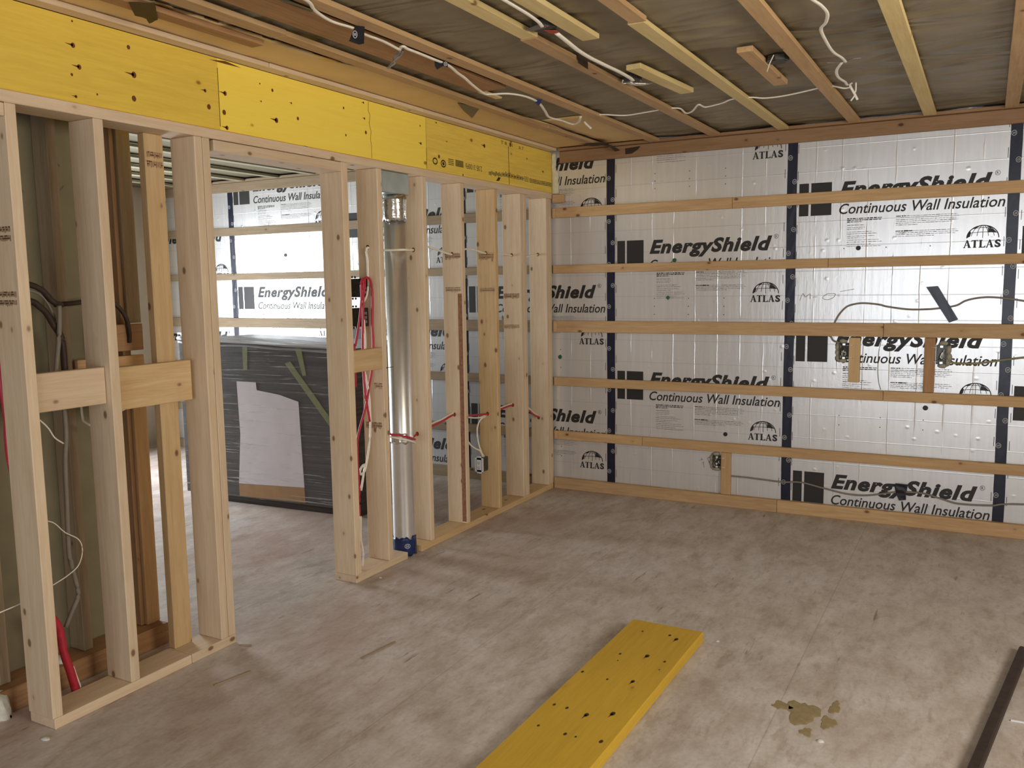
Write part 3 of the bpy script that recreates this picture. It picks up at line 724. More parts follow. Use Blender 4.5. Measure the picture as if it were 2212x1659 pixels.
# other walls (out of view): the far-left room's window wall, the rear and the right walls, each with its opening
wa = boxes('wall_far_left', [(Lx - 0.1, Lx, Yb, -2.25, 0, 2.47), (Lx - 0.1, Lx, -1.05, 0.04, 0, 2.47), (Lx - 0.1, Lx, -2.25, -1.05, 0, 0.08), (Lx - 0.1, Lx, -2.25, -1.05, 2.05, 2.47)], 'drywall'); tag(wa, kind='structure')
w2 = boxes('wall_back', [(Lx, 0.55, Yb - 0.1, Yb, 0, 2.47), (4.65, Rx, Yb - 0.1, Yb, 0, 2.47), (0.55, 4.65, Yb - 0.1, Yb, 0, 0.1), (0.55, 4.65, Yb - 0.1, Yb, 2.35, 2.47)], 'drywall'); tag(w2, kind='structure')
w3 = boxes('wall_side', [(Rx, Rx + 0.1, Yb, -4.75, 0, 2.47), (Rx, Rx + 0.1, -3.25, 0.04, 0, 2.47), (Rx, Rx + 0.1, -4.75, -3.25, 0, 1.18), (Rx, Rx + 0.1, -4.75, -3.25, 2.25, 2.47)], 'drywall'); tag(w3, kind='structure')
w4 = boxes('wall_divider', [(Lx, -0.43, -6.3, -6.2, 0, 2.46)], 'drywall'); tag(w4, kind='structure')
ro = boxes('roof_deck', [(Lx - 0.1, Rx + 0.1, Yb - 0.1, 0.05, 2.50, 2.53)], 'old_board'); tag(ro, kind='structure')

# ================================================================== THINGS
# ---- yellow laminated beam on the stud wall
be = board('laminated_beam', D, 0.0, -7.5, -0.002, 2.1555, 2.4395, 'y', 'yellow'); be.name = 'laminated_beam'
tag(be, 'long bright yellow laminated beam lying on the top plate above the doorway', 'beam', kind='thing')
KY = [(-3.736, 2.425, 0.9), (-3.739, 2.345, 2), (-3.517, 2.388, 1.8), (-3.721, 2.277, 2), (-3.751, 2.246, 1.2), (-3.501, 2.294, 2.6), (-3.507, 2.209, 2.4), (-3.741, 2.175, 1.2), (-3.658, 2.197, 0.9), (-3.17, 2.298, 1.6), (-3.155, 2.238, 2.4), (-3.066, 2.306, 2.2), (-3.076, 2.229, 2.4), (-3.065, 2.169, 2), (-2.793, 2.368, 1.6), (-2.776, 2.243, 2.6), (-2.639, 2.272, 1.8), (-2.677, 2.333, 1), (-2.867, 2.382, 0.9), (-2.863, 2.309, 0.8), (-2.314, 2.372, 1.4), (-2.158, 2.423, 1.2), (-2.147, 2.28, 2), (-2.154, 2.347, 1.3), (-2.304, 2.245, 1.3), (-1.662, 2.289, 1.7), (-1.666, 2.383, 1.2), (-1.504, 2.424, 1.2), (-1.484, 2.24, 2.4), (-0.97, 2.365, 2.8), (-0.402, 2.353, 1.6), (-0.159, 2.292, 1.8), (-1.228, 2.163, 1.6), (-1.398, 2.334, 1), (-0.635, 2.415, 3.2)]
P = []
for i, (y, z, s) in enumerate(KY):
    P.append(ellipse(y, z, 0.0050 * s * 0.8, 0.0056 * s * 0.8, 12))
    if i % 2: P.append([(y, z + 0.002 * s), (y - 0.016 * s, z + 0.0012 * s), (y, z - 0.002 * s)])
P.append([(-3.144, 2.424), (-3.055, 2.436), (-2.969, 2.426), (-3.055, 2.424)])
flat_polys('knot_marks', P, lambda u, w: Vector((0.0010, u, w)), 'knot', be, 'stuff')
# the face is three veneers, each coated a little differently
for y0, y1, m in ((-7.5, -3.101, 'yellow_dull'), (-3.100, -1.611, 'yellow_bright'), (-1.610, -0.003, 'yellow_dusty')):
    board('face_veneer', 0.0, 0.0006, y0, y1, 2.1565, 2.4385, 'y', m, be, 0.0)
# butt lines between its face veneers
P = stroke([(-3.1, 2.17), (-3.1, 2.40)], 0.003) + stroke([(-2.105, 2.16), (-2.103, 2.22), (-2.112, 2.25), (-2.104, 2.29), (-2.118, 2.33), (-2.108, 2.37), (-2.122, 2.39), (-2.118, 2.435)], 0.0028) + stroke([(-1.6105, 2.16), (-1.6105, 2.27)], 0.004) + stroke([(-1.6105, 2.27), (-1.609, 2.435)], 0.0015) + stroke([(-0.656, 2.158), (-0.66, 2.405)], 0.006)
flat_polys('veneer_joints', P, lambda u, w: Vector((0.0009, u, w)), 'stamp_dark', be, 'stuff')
# ink stamps: upside-down stress grade and marks
P = []
T_ = fit_text('2.0E-3100Fb', 0.0, 0.195, 0.0, 0.030)
P += [[(-1.003 - u, 2.235 - w) for u, w in q] for q in T_]
P += fit_text('T R', -0.760, -0.675, 2.404, 0.022) + fit_text('N', -0.630, -0.605, 2.404, 0.022) + fit_text('A 7', -0.520, -0.450, 2.401, 0.022)
for k in range(4): P.append(rect(-1.388, -1.329, 2.206 + 0.010 * k, 2.210 + 0.010 * k))
P += ring(-1.525, 2.210, 0.026, 0.020, 0.008, 12) + ring(-1.44, 2.205, 0.028, 0.022, 0.008, 12) + [ellipse(-1.44, 2.205, 0.012, 0.010)]
for k in range(9): P.append(rect(-1.31, -1.222, 2.206 + 0.0042 * k, 2.209 + 0.0042 * k))
rnd = random.Random(4)
for k in range(14): P.append(rect(-0.92 + 0.012 * k, -0.913 + 0.012 * k, 2.192 + rnd.uniform(0, 0.010), 2.222 + rnd.uniform(-0.008, 0.004)))
P += [[(-0.83, 2.165), (-0.80, 2.192), (-0.77, 2.192), (-0.79, 2.17)]]
for k in range(15):
    y = -0.745 + 0.0195 * k; P.append(rect(y, y + 0.008, 2.200 + rnd.uniform(0, 0.004), 2.232 + rnd.uniform(-0.006, 0.006)))
    if k % 2 == 0: P.append(rect(y, y + 0.018, 2.213, 2.219))
for k in range(4): P.append(rect(-0.448, -0.383, 2.201 + 0.009 * k, 2.204 + 0.009 * k))
for k in range(3):
    for y in range(16): P.append(rect(-0.366 + 0.0225 * y, -0.352 + 0.0225 * y + rnd.uniform(0, 0.006), 2.200 + 0.010 * k, 2.206 + 0.010 * k))
flat_polys('ink_stamp', P, lambda u, w: Vector((0.0011, u, w)), 'stamp_dark', be, 'stuff')

# ---- yellow plank lying on the floor
pk = board('yellow_plank', 1.455, 1.772, -5.25, -2.262, 0.0005, 0.045, 'y', 'yellow_worn', None, 0.004, -0.008)
tag(pk, 'wide yellow coated plank lying flat on the bare floor', 'plank')
P = []
for x, y, s in [(1.553, -2.375, 1.2), (1.669, -2.364, 1.6), (1.706, -2.39, 2.2), (1.551, -2.626, 1.4), (1.566, -2.688, 0.8), (1.654, -2.597, 2.4), (1.732, -2.616, 1.4), (1.737, -2.693, 0.8), (1.483, -2.84, 1.5), (1.591, -2.856, 1.2), (1.682, -2.83, 2.0), (1.5, -3.121, 1.4), (1.55, -3.123, 1.5), (1.63, -3.137, 2.2), (1.707, -3.089, 2.4), (1.516, -3.276, 1.2), (1.619, -3.285, 1.6), (1.657, -3.285, 1.0), (1.742, -3.275, 1.8), (1.55, -3.7, 2), (1.66, -4.0, 2), (1.52, -4.4, 2)]:
    P.append(ellipse(x, y, 0.0036 * s, 0.006 * s, 12))
    if s > 1.9: P.append([(x - 0.004, y), (x + 0.004, y), (x - 0.006, y - 0.035)])
flat_polys('knot_marks', P, lambda u, w: Vector((u, w, 0.0455)), 'stamp_dark', pk, 'stuff')

# ---- wrapped stack of panels in the far room
pal = empty('wrapped_stack', (-1.5, -1.0, 0)); tag(pal, 'tall dark stack wrapped in clear stretch film behind the doorway', 'pallet')
def prism(name, pts, y0, y1, m, parent, yoff=lambda x: 0.0):
    bm = bmesh.new(); cx = sum(p[0] for p in pts) / len(pts)
    a = [bm.verts.new((x - cx, y0 + yoff(x), z)) for x, z in pts]; b = [bm.verts.new((x - cx, y1 + yoff(x), z)) for x, z in pts]
    bm.faces.new(a); bm.faces.new(b[::-1])
    for k in range(len(pts)): bm.faces.new((a[k], b[k], b[(k + 1) % len(pts)], a[(k + 1) % len(pts)]))
    bmesh.ops.recalc_face_normals(bm, faces=bm.faces)
    return link(name, bm_mesh(name, bm), M[m], parent, (cx, 0, 0))
ys = lambda x: 0.055 * (x + 1.0)
prism('pallet_base', [(-2.28, 0.0), (-0.80, 0.0), (-0.80, 0.045), (-2.28, 0.045)], -1.335, -0.66, 'dark_wrap', pal, ys)
core = prism('stacked_panels', [(-2.30, 0.046), (-0.78, 0.046), (-0.78, 1.115), (-1.4, 1.13), (-2.30, 1.15)], -1.35, -0.64, 'dark_wrap', pal, ys)
pp = prism('paper_sheet', [(-1.80, 0.145), (-1.225, 0.165), (-1.235, 0.45), (-1.245, 0.75), (-1.40, 0.79), (-1.60, 0.815), (-1.605, 0.868), (-1.775, 0.87), (-1.765, 0.5)], -1.3545, -1.3515, 'paper', pal, ys)
prism('cardboard_band', [(-1.80, 0.055), (-1.222, 0.06), (-1.225, 0.163), (-1.80, 0.143)], -1.3545, -1.3515, 'cardboard', pal, ys)
for q in ([(-1.345, 1.005), (-1.30, 1.02), (-0.94, 0.60), (-0.975, 0.575)], [(-1.71, 0.955), (-1.675, 0.955), (-1.665, 1.11), (-1.71, 1.11)], [(-1.255, 1.11), (-1.205, 1.11), (-1.17, 0.93), (-1.20, 0.925)]):
    prism('green_tape', q, -1.3535, -1.3512, 'tape_green', pal, ys)
fl = prism('stretch_film', [(-2.305, 0.05), (-0.775, 0.05), (-0.775, 1.12), (-1.4, 1.135), (-2.305, 1.155)], -1.3600, -1.3560, 'film', pal, ys)
# bunched film along the top edge
bm = bmesh.new()
for k, (dz, r, sd) in enumerate([(0.0, 0.022, 1), (0.025, 0.016, 2), (-0.03, 0.012, 3), (0.012, 0.012, 4)]):
    pts = [Vector((x, -1.352 + ys(x) + 0.015 * noise.noise(Vector((x * 3, sd, 0))) + 0.03 * (k == 1), 1.13 - 0.035 * (x + 1.3) * (1 if k < 3 else 1.6) + dz + 0.02 * noise.noise(Vector((x * 2.2, sd * 7, 1))))) for x in [-2.3 + 1.52 * i / 30 for i in range(31)]]
    add_tube(bm, [p - Vector((-1.5, -1.35, 1.1)) for p in pts], r, 7, 0.7)
link('film_roll_edge', bm_mesh('film_roll_edge', bm), M['film_edge'], pal, (-1.5, -1.35, 1.1), smooth_=True)

# ---- round duct with its boot
du = empty('round_duct', (-0.07, -1.825, 0)); tag(du, 'shiny round metal duct standing between studs right of the doorway', 'duct')
bm = bmesh.new(); R = 0.0635; seg = 32; prof = [(0.0, R * 0.97), (0.9, R), (0.62, R), (0.60, R), ]
zs = [0.005, 0.10, 0.115, 0.66, 0.668, 0.676, 0.684, 1.995]; rr = [R, R, R, R, R * 1.04, R * 1.04, R * 0.985, R * 0.985]
rings = [[bm.verts.new((r * math.cos(2 * PI * k / seg), r * math.sin(2 * PI * k / seg), z)) for k in range(seg)] for z, r in zip(zs, rr)]
for a, b in zip(rings, rings[1:]):
    for k in range(seg): bm.faces.new((a[k], a[(k + 1) % seg], b[(k + 1) % seg], b[k]))
bm.faces.new(rings[0][::-1]); bm.faces.new(rings[-1])
pipe = link('pipe', bm_mesh('pipe', bm), M['steel'], du, (-0.07, -1.825, 0), smooth_=True)
def band(name, z0, z1, r, m, a0, a1, wob, n=40, nz=6, jag=0.0):
    bm = bmesh.new(); V = []
    for j in range(nz + 1):
        row = []
        for k in range(n + 1):
            a = a0 + (a1 - a0) * k / n; e = jag * noise.noise(Vector((a * 3, 5 if j else 1, z0)))
            z = z0 + (z1 - z0) * j / nz + (e if j in (0, nz) else 0)
            r_ = r + wob * noise.noise(Vector((a * 5, z * 40, 3)))
            row.append(bm.verts.new((r_ * math.cos(a), r_ * math.sin(a), z)))
        V.append(row)
    for j in range(nz):
        for k in range(n): bm.faces.new((V[j][k], V[j][k + 1], V[j + 1][k + 1], V[j + 1][k]))
    rr_ = bmesh.ops.extrude_face_region(bm, geom=bm.faces[:])
    for v in [g for g in rr_['geom'] if isinstance(g, bmesh.types.BMVert)]:
        l = math.hypot(v.co.x, v.co.y); k = (l - 0.0012) / l; v.co.x *= k; v.co.y *= k
    bmesh.ops.recalc_face_normals(bm, faces=bm.faces)
    return link(name, bm_mesh(name, bm), M[m], du, (-0.07, -1.825, 0), smooth_=True)
band('foil_tape', 1.86, 1.995, R + 0.003, 'foil_tape', 0, 2 * PI, 0.003, jag=0.02)
band('foil_tape', 0.645, 0.70, R + 0.0045, 'foil_tape', -2.5, -0.4, 0.0015, jag=0.01)
bt = band('blue_tape', 0.004, 0.108, R + 0.003, 'tape_blue', 0, 2 * PI, 0.003, jag=0.018)
Pq = []
ang0 = -0.72
for q in ring(0.0, 0.062, 0.015, 0.014, 0.003) + [rect(-0.006, -0.002, 0.055, 0.069), rect(0.002, 0.006, 0.055, 0.069)]: Pq.append(q)
flat_polys('roundel_print', Pq, lambda u, w: Vector((-0.07 + (R + 0.0068) * math.cos(ang0 + u / R), -1.825 + (R + 0.0068) * math.sin(ang0 + u / R), w)), 'print_white', du)
boxes('duct_boot', [(-0.134, -0.018, -2.018, -1.762, 2.000, 2.1145)], 'steel_plate', du, 0.004)

# ---- electrical boxes
def device_box(name, c, m, label, wall=True):
    """open metal box on the foil wall with two clamp screws and nails"""
    x, z, w, h, side = c
    o = empty(name, (x, -0.003, z - h / 2)); tag(o, label, 'outlet box')
    t = 0.003; d = 0.026
    boxes('box_shell', [(x - w / 2, x + w / 2, -0.005, -0.003, z - h / 2, z + h / 2), (x - w / 2, x - w / 2 + t, -d, -0.003, z - h / 2, z + h / 2), (x + w / 2 - t, x + w / 2, -d, -0.003, z - h / 2, z + h / 2), (x - w / 2, x + w / 2, -d, -0.003, z - h / 2, z - h / 2 + t), (x - w / 2, x + w / 2, -d, -0.003, z + h / 2 - t, z + h / 2)], m, o)
    for s in (-1, 1):
        bm = bmesh.new(); add_cyl(bm, (0, -0.006, 0), 0.004, 0.006, 'y', 10); add_box(bm, -0.008, 0.008, 0, 0.004, -0.006, 0.006)
        link('screw_tab', bm_mesh('screw_tab', bm), M['steel'], o, (x, -d - 0.001, z + s * (h / 2 - 0.008)))
    rnd = random.Random(int(x * 100))
    for k, mm in enumerate(('cable_white', 'cable_black', 'steel')):
        pts = [(x + rnd.uniform(-.6, .6) * w / 2, -0.010 - 0.004 * k, z + rnd.uniform(-.7, .7) * h / 2) for _ in range(5)]
        tube('wire_end', pts, 0.0022, mm, o, 6, 1, 4)
    for s in (-1, 1):
        tube('mounting_nail', [(x + side * w * 0.3, -0.036, z + s * h * 0.36), (x + side * (w / 2 + 0.03), -0.036, z + s * h * 0.40)], 0.0018, 'steel', o, 6, 1, 2)
    for k in range(5):
        px_, pz_ = [(-side * (w / 2 + 0.010), h * 0.25), (-side * (w / 2 + 0.012), -h * 0.12), (-side * (w / 2 + 0.006), -h * 0.42), (-side * w * 0.15, h / 2 + 0.010), (-side * w * 0.1, -h / 2 - 0.010)][k]
        lump('foam_blob', (x + px_, -0.006, z + pz_), (0.016, 0.010, 0.026) if k < 3 else (0.026, 0.010, 0.015), 'foam_dirty', o, k + int(x * 10), 2, 0.5)
    return o
device_box('outlet_box', (2.006, 1.068, 0.052, 0.100, 1), 'box_dark', 'open dark outlet box left of the shorter backing strip on foil wall')
device_box('outlet_box', (2.550, 1.060, 0.056, 0.112, -1), 'box_metal', 'open outlet box with olive cable right of longer backing strip')
device_box('outlet_box', (1.219, 0.300, 0.054, 0.082, 1), 'box_dark', 'low dark outlet box beside the short strip above the bottom plate')

# switch boxes hung on the stud right of the doorway (they face the far room)
for z, lab in ((1.505, 'upper metal switch box between studs beside the doorway'), (1.352, 'lower metal switch box between studs just above the blocking')):
    o = empty('switch_box', (-0.115, -2.10, z - 0.05)); tag(o, lab, 'switch box')
    boxes('box_shell', [(-0.150, -0.085, -2.130, -2.128, z - 0.048, z + 0.048), (-0.150, -0.085, -2.070, -2.0675, z - 0.048, z + 0.048), (-0.087, -0.085, -2.130, -2.068, z - 0.048, z + 0.048), (-0.150, -0.085, -2.130, -2.068, z + 0.046, z + 0.048), (-0.150, -0.085, -2.130, -2.068, z - 0.048, z - 0.046)], 'box_dark', o)
    for s in (-1, 1):
        for dy in (-0.012, 0.012):
            bm = bmesh.new(); add_cyl(bm, (0, 0, 0), 0.006, 0.004, 'x', 12); add_box(bm, -0.002, 0.004, -0.004, 0.004, -s * 0.012 - 0.004, -s * 0.012 + 0.004)
            link('screw_ear', bm_mesh('screw_ear', bm), M['box_metal'], o, (-0.150, -2.10 + dy, z + s * 0.056))
    bm = bmesh.new()
    for k in range(3): add_box(bm, 0, 0.014, -0.004, 0, -0.03 + 0.022 * k, -0.016 + 0.022 * k)
    link('cable_clamp', bm_mesh('cable_clamp', bm), M['steel'], o, (-0.084, -2.0975, z))

# receptacle on the sixth stud
o = empty('wall_receptacle', (-0.105, -0.90, 0.28)); tag(o, 'white duplex receptacle in a metal box low between the studs', 'receptacle')
boxes('box_shell', [(-0.134, -0.080, -0.925, -0.8555, 0.290, 0.384)], 'box_metal', o, 0.003)
boxes('mounting_yoke', [(-0.139, -0.075, -0.9285, -0.9255, 0.290, 0.383), (-0.124, -0.090, -0.9285, -0.9255, 0.279, 0.395)], 'device_white', o)
boxes('device_rim', [(-0.1265, -0.0875, -0.9310, -0.9286, 0.3015, 0.3725)], 'device_blue', o)
fa = boxes('device_face', [(-0.125, -0.089, -0.9335, -0.9300, 0.303, 0.371)], 'device_white', o, 0.001)
flat_polys('socket_slots', [q for zc in (0.352, 0.320) for q in (rect(-0.114, -0.1115, zc - 0.006, zc + 0.006), rect(-0.1035, -0.101, zc - 0.005, zc + 0.005), ellipse(-0.107, zc - 0.009, 0.003, 0.003, 8))], face(-0.9338), 'print', fa)
for s in (0.284, 0.390):
    bm = bmesh.new(); add_cyl(bm, (0, 0, 0), 0.004, 0.003, 'y', 10); link('screw', bm_mesh('screw', bm), M['steel'], o, (-0.107, -0.9315, s))

# ceiling boxes
def ceil_box(c, lab, crumple, extra):
    o = empty('ceiling_box', (c[0], c[1], 2.442)); tag(o, lab, 'junction box')
    bm = bmesh.new(); add_cyl(bm, (0, 0, 0), 0.050, 0.022, 'z', 8)
    for v in bm.verts: v.co += Vector((noise.noise(v.co * 30), noise.noise(v.co * 31 + Vector((3, 0, 0))), 0.0)) * crumple
    link('octagon_shell', bm_mesh('octagon_shell', bm), M['box_metal'], o, (c[0], c[1], 2.441))
    bm = bmesh.new(); add_cyl(bm, (0, 0, 0), 0.038, 0.003, 'z', 8)
    link('box_recess', bm_mesh('box_recess', bm), M['box_dark'], o, (c[0], c[1], 2.4385))
    extra(o); return o
def ex1(o):
    sheet('red_tape', [(1.305, -2.755, 2.4370), (1.345, -2.735, 2.4360), (1.338, -2.690, 2.4360), (1.305, -2.705, 2.4370)], 0.001, 'red_plastic', o, 0.002)
    sheet('tape_flap', [(1.255, -2.80, 2.437), (1.325, -2.83, 2.436), (1.345, -2.79, 2.436), (1.26, -2.76, 2.436)], 0.001, 'tape_grey', o, 0.003)
ceil_box((1.305, -2.755), 'grey octagonal ceiling box with red tape between two strips', 0.006, ex1)
def ex2(o):
    tube('wire_end', [(1.275, -1.80, 2.440), (1.285, -1.775, 2.432), (1.30, -1.79, 2.430), (1.31, -1.76, 2.434), (1.335, -1.755, 2.432)], 0.003, 'cable_white', o)
    tube('wire_end', [(1.26, -1.85, 2.440), (1.25, -1.83, 2.430), (1.262, -1.815, 2.431)], 0.003, 'steel', o)
    sheet('foil_scrap', [(1.25, -1.80, 2.436), (1.345, -1.74, 2.434), (1.355, -1.71, 2.437), (1.27, -1.72, 2.436)], 0.001, 'foil_tape', o, 0.006)
ceil_box((1.285, -1.80), 'crumpled ceiling box with bare wires next to the nailed offcut', 0.010, ex2)
o = ceil_box((1.945, -1.80), 'dark box disc standing for a torn hole behind the orange offcut', 0.004, lambda q: tube('wire_end', [(1.945, -1.88, 2.452), (1.925, -1.86, 2.425), (1.905, -1.82, 2.40)], 0.0022, 'cable_white', q))  # box disc added where the ceiling has a torn dark hole

# offcuts nailed to the ceiling
for (x0, x1, y0, y1, rz, m, lab) in [(1.368, 1.438, -2.03, -1.42, -0.085, 'strap_pale', 'short pale offcut nailed under the ceiling beside the crumpled box'), (1.833, 1.899, -2.055, -1.355, 0.0, 'strap_orange', 'short orange offcut nailed under the ceiling beside the dark torn hole')]:
    ob = board('offcut_board', x0, x1, y0, y1, 2.4365, 2.4595, 'y', m, None, 0.002, rz); tag(ob, lab, 'board', 'offcuts nailed to the ceiling')
    flat_polys('nail_heads', [ellipse((x0 + x1) / 2 + dx, (y0 + y1) / 2 + dy, 0.003, 0.003, 8) for dx, dy in ((0, -0.26), (0.005, 0.27))], lambda u, w: Vector((u, w, 2.4362)), 'box_dark', ob, 'stuff')

# ---- cables
def cable(name, pts, r, m, lab, flat=1.0, n=5, group=None):
    o = tube(name, pts, r, m, None, 8, flat, n); tag(o, lab, 'cable', group); return o
c1 = cable('ceiling_cable', [(0.82, -3.62, 2.434), (0.803, -3.462, 2.434), (0.757, -3.374, 2.434), (0.73, -3.259, 2.432), (0.742, -3.157, 2.432), (0.738, -3.10, 2.428), (0.728, -3.042, 2.432), (0.73, -3.0, 2.432), (0.724, -2.936, 2.434), (0.715, -2.834, 2.43)], 0.0072, 'cable_white', 'white cable along the ceiling between the first two black tape flags', 0.6)
c2 = cable('ceiling_cable', [(0.715, -2.834, 2.437), (0.742, -2.852, 2.437), (0.741, -2.818, 2.434), (0.744, -2.763, 2.433), (0.742, -2.643, 2.433), (0.739, -2.524, 2.433), (0.703, -2.395, 2.433), (0.686, -2.306, 2.43), (0.654, -2.188, 2.426), (0.618, -2.025, 2.422), (0.636, -1.988, 2.422), (0.700, -1.94, 2.426), (0.730, -1.847, 2.43), (0.732, -1.732, 2.432), (0.708, -1.604, 2.432), (0.652, -1.433, 2.43), (0.598, -1.273, 2.43), (0.612, -1.144, 2.43), (0.617, -1.003, 2.43), (0.673, -1.045, 2.43), (0.735, -1.155, 2.437)], 0.0078, 'cable_white', 'white cable sagging from its knot to the corner past the blue tape', 0.6, 6)
for dx, dz in ((0, 0), (0.010, -0.004), (-0.006, 0.004)): tube('cable_tail', [(0.695 + dx, -2.80, 2.437), (0.669 + dx, -2.78, 2.430 + dz), (0.65 + dx, -2.78, 2.418), (0.645 - dx, -2.78, 2.402), (0.626 - dx, -2.785, 2.386 + dz)], 0.0045, 'cable_grey', c1)
tube('cable_tail', [(0.69, -1.0, 2.437), (0.70, -1.0, 2.425), (0.732, -1.0, 2.395)], 0.006, 'cable_white', c2)
cable('ceiling_cable', [(1.354, -3.4, 2.434), (1.35, -3.065, 2.434), (1.347, -2.952, 2.434), (1.338, -2.863, 2.434), (1.325, -2.81, 2.434)], 0.0072, 'cable_white', 'white ceiling cable entering the grey octagonal box', 0.6)
cable('ceiling_cable', [(1.330, -2.70, 2.436), (1.328, -2.600, 2.428), (1.319, -2.482, 2.424), (1.314, -2.36, 2.424), (1.318, -2.24, 2.424), (1.320, -2.159, 2.425), (1.317, -2.045, 2.43), (1.310, -1.90, 2.434), (1.30, -1.83, 2.436)], 0.0098, 'cable_white', 'thick white cable between the two ceiling boxes', 0.6)
cable('ceiling_cable', [(0.770, -1.081, 2.4505), (0.831, -1.081, 2.4505), (0.904, -1.004, 2.4505), (0.955, -0.981, 2.4505), (1.046, -1.001, 2.4505), (1.137, -1.025, 2.4505), (1.201, -1.045, 2.4505), (1.240, -1.030, 2.4505), (1.260, -0.992, 2.4505), (1.247, -0.857, 2.4505), (1.293, -0.889, 2.4505), (1.372, -1.045, 2.4505), (1.382, -1.016, 2.4505), (1.394, -0.963, 2.4505), (1.495, -1.019, 2.4505), (1.568, -1.091, 2.4505), (1.659, -1.084, 2.4505), (1.723, -1.022, 2.4505), (1.835, -1.033, 2.4505), (1.989, -1.111, 2.4505), (2.046, -1.150, 2.4505), (2.075, -1.113, 2.4505), (2.109, -1.044, 2.4505), (2.141, -1.052, 2.4505)], 0.0064, 'cable_white', 'long pale cable crossing behind the ceiling strips near the foil wall', 0.6)
c4 = cable('ceiling_cable', [(2.215, -2.75, 2.434), (2.222, -2.628, 2.434), (2.239, -2.531, 2.434), (2.243, -2.424, 2.434), (2.219, -2.306, 2.436), (2.188, -2.215, 2.440), (2.183, -2.079, 2.432), (2.184, -1.901, 2.428), (2.2, -1.768, 2.43), (2.197, -1.639, 2.440)], 0.0066, 'cable_white', 'white zigzag cable on the membrane between the two right ceiling strips', 0.6)
c5 = cable('ceiling_cable', [(2.18, -1.625, 2.444), (2.145, -1.532, 2.434), (2.134, -1.408, 2.43), (2.146, -1.278, 2.432), (2.144, -1.19, 2.436), (2.164, -1.175, 2.444)], 0.0066, 'cable_white', 'short curved white cable hanging at the end of the zigzag', 0.6)
tube('cable_tail', [(2.155, -1.19, 2.438), (2.161, -1.2, 2.421), (2.179, -1.2, 2.388), (2.193, -1.2, 2.359)], 0.0055, 'cable_white', c5); tube('cable_tail', [(2.184, -1.2, 2.44), (2.182, -1.2, 2.388), (2.163, -1.2, 2.357)], 0.0035, 'cable_white', c5)
for q in ([(2.12, -1.645, 2.447), (2.16, -1.63, 2.445), (2.19, -1.64, 2.446)], [(2.205, -1.64, 2.446), (2.23, -1.66, 2.445), (2.26, -1.65, 2.447)]): tube('torn_edge', q, 0.0025, 'cable_grey', c4, 6)

def hump(name, pts, r, m, lab, **k): return cable(name, pts, r, m, lab, **k)
w1 = cable('wall_cable', [(1.935, -0.002, 1.20), (1.94, -0.0065, 1.229), (1.953, -0.0065, 1.264), (1.976, -0.0065, 1.304), (2.015, -0.0065, 1.344), (2.069, -0.0065, 1.361), (2.122, -0.0065, 1.364), (2.201, -0.0065, 1.355), (2.24, -0.0065, 1.344), (2.356, -0.0065, 1.327), (2.456, -0.0065, 1.327), (2.525, -0.0065, 1.333), (2.615, -0.0065, 1.349), (2.662, -0.0065, 1.376), (2.721, -0.0065, 1.392), (2.791, -0.0065, 1.397), (2.884, -0.0075, 1.388), (2.957, -0.0065, 1.375), (3.1, -0.0065, 1.352), (3.6, -0.0065, 1.36)], 0.0055, 'cable_grey', 'grey cable arching across the foil wall under the slanted black tape')
sheet('black_tape', [(2.454, -0.0145, 1.459), (2.516, -0.0145, 1.464), (2.63, -0.0145, 1.268), (2.583, -0.0145, 1.249)], 0.0016, 'tape_navy', w1, 0.002)
w2_ = cable('wall_cable', [(1.29, -0.0065, 0.208), (1.407, -0.0065, 0.208), (1.499, -0.0065, 0.205), (1.643, -0.0085, 0.2), (1.765, -0.0065, 0.209), (1.909, -0.0065, 0.184), (2.049, -0.0065, 0.162), (2.171, -0.0065, 0.166), (2.33, -0.0065, 0.203), (2.472, -0.0065, 0.212), (2.586, -0.0065, 0.187), (2.674, -0.0065, 0.168), (2.843, -0.0085, 0.176), (2.937, -0.0065, 0.195), (3.3, -0.0065, 0.218)], 0.0055, 'cable_grey', 'grey cable wandering across the lowest lettering of the foil wall')
sheet('black_tape', [(2.326, -0.0145, 0.26), (2.398, -0.0145, 0.258), (2.387, -0.0145, 0.202), (2.389, -0.0145, 0.162), (2.35, -0.0145, 0.154), (2.33, -0.0145, 0.199)], 0.0016, 'tape_black', w2_, 0.003)
cable('wall_cable', [(2.557, -0.012, 1.032), (2.604, -0.0075, 1.015), (2.641, -0.0075, 1.01), (2.737, -0.0075, 1.013), (2.83, -0.008, 1.029), (2.899, -0.0085, 1.042), (3.1, -0.0075, 1.066), (3.6, -0.0075, 1.08)], 0.006, 'cable_olive', 'olive cable leaving the outlet box towards the right')
cable('wall_cable', [(2.216, -0.004, 1.155), (2.216, -0.003, 1.13), (2.205, -0.003, 1.067), (2.203, -0.003, 0.953), (2.21, -0.003, 0.882), (2.223, -0.003, 0.835)], 0.002, 'cable_grey', 'thin dark wire hanging between two strips across the lettering')
cable('wall_cable', [(1.905, -0.004, 1.165), (1.925, -0.006, 1.154), (1.94, -0.006, 1.131), (1.978, -0.008, 1.118)], 0.0055, 'cable_grey', 'short grey cable bend entering the darker outlet box')

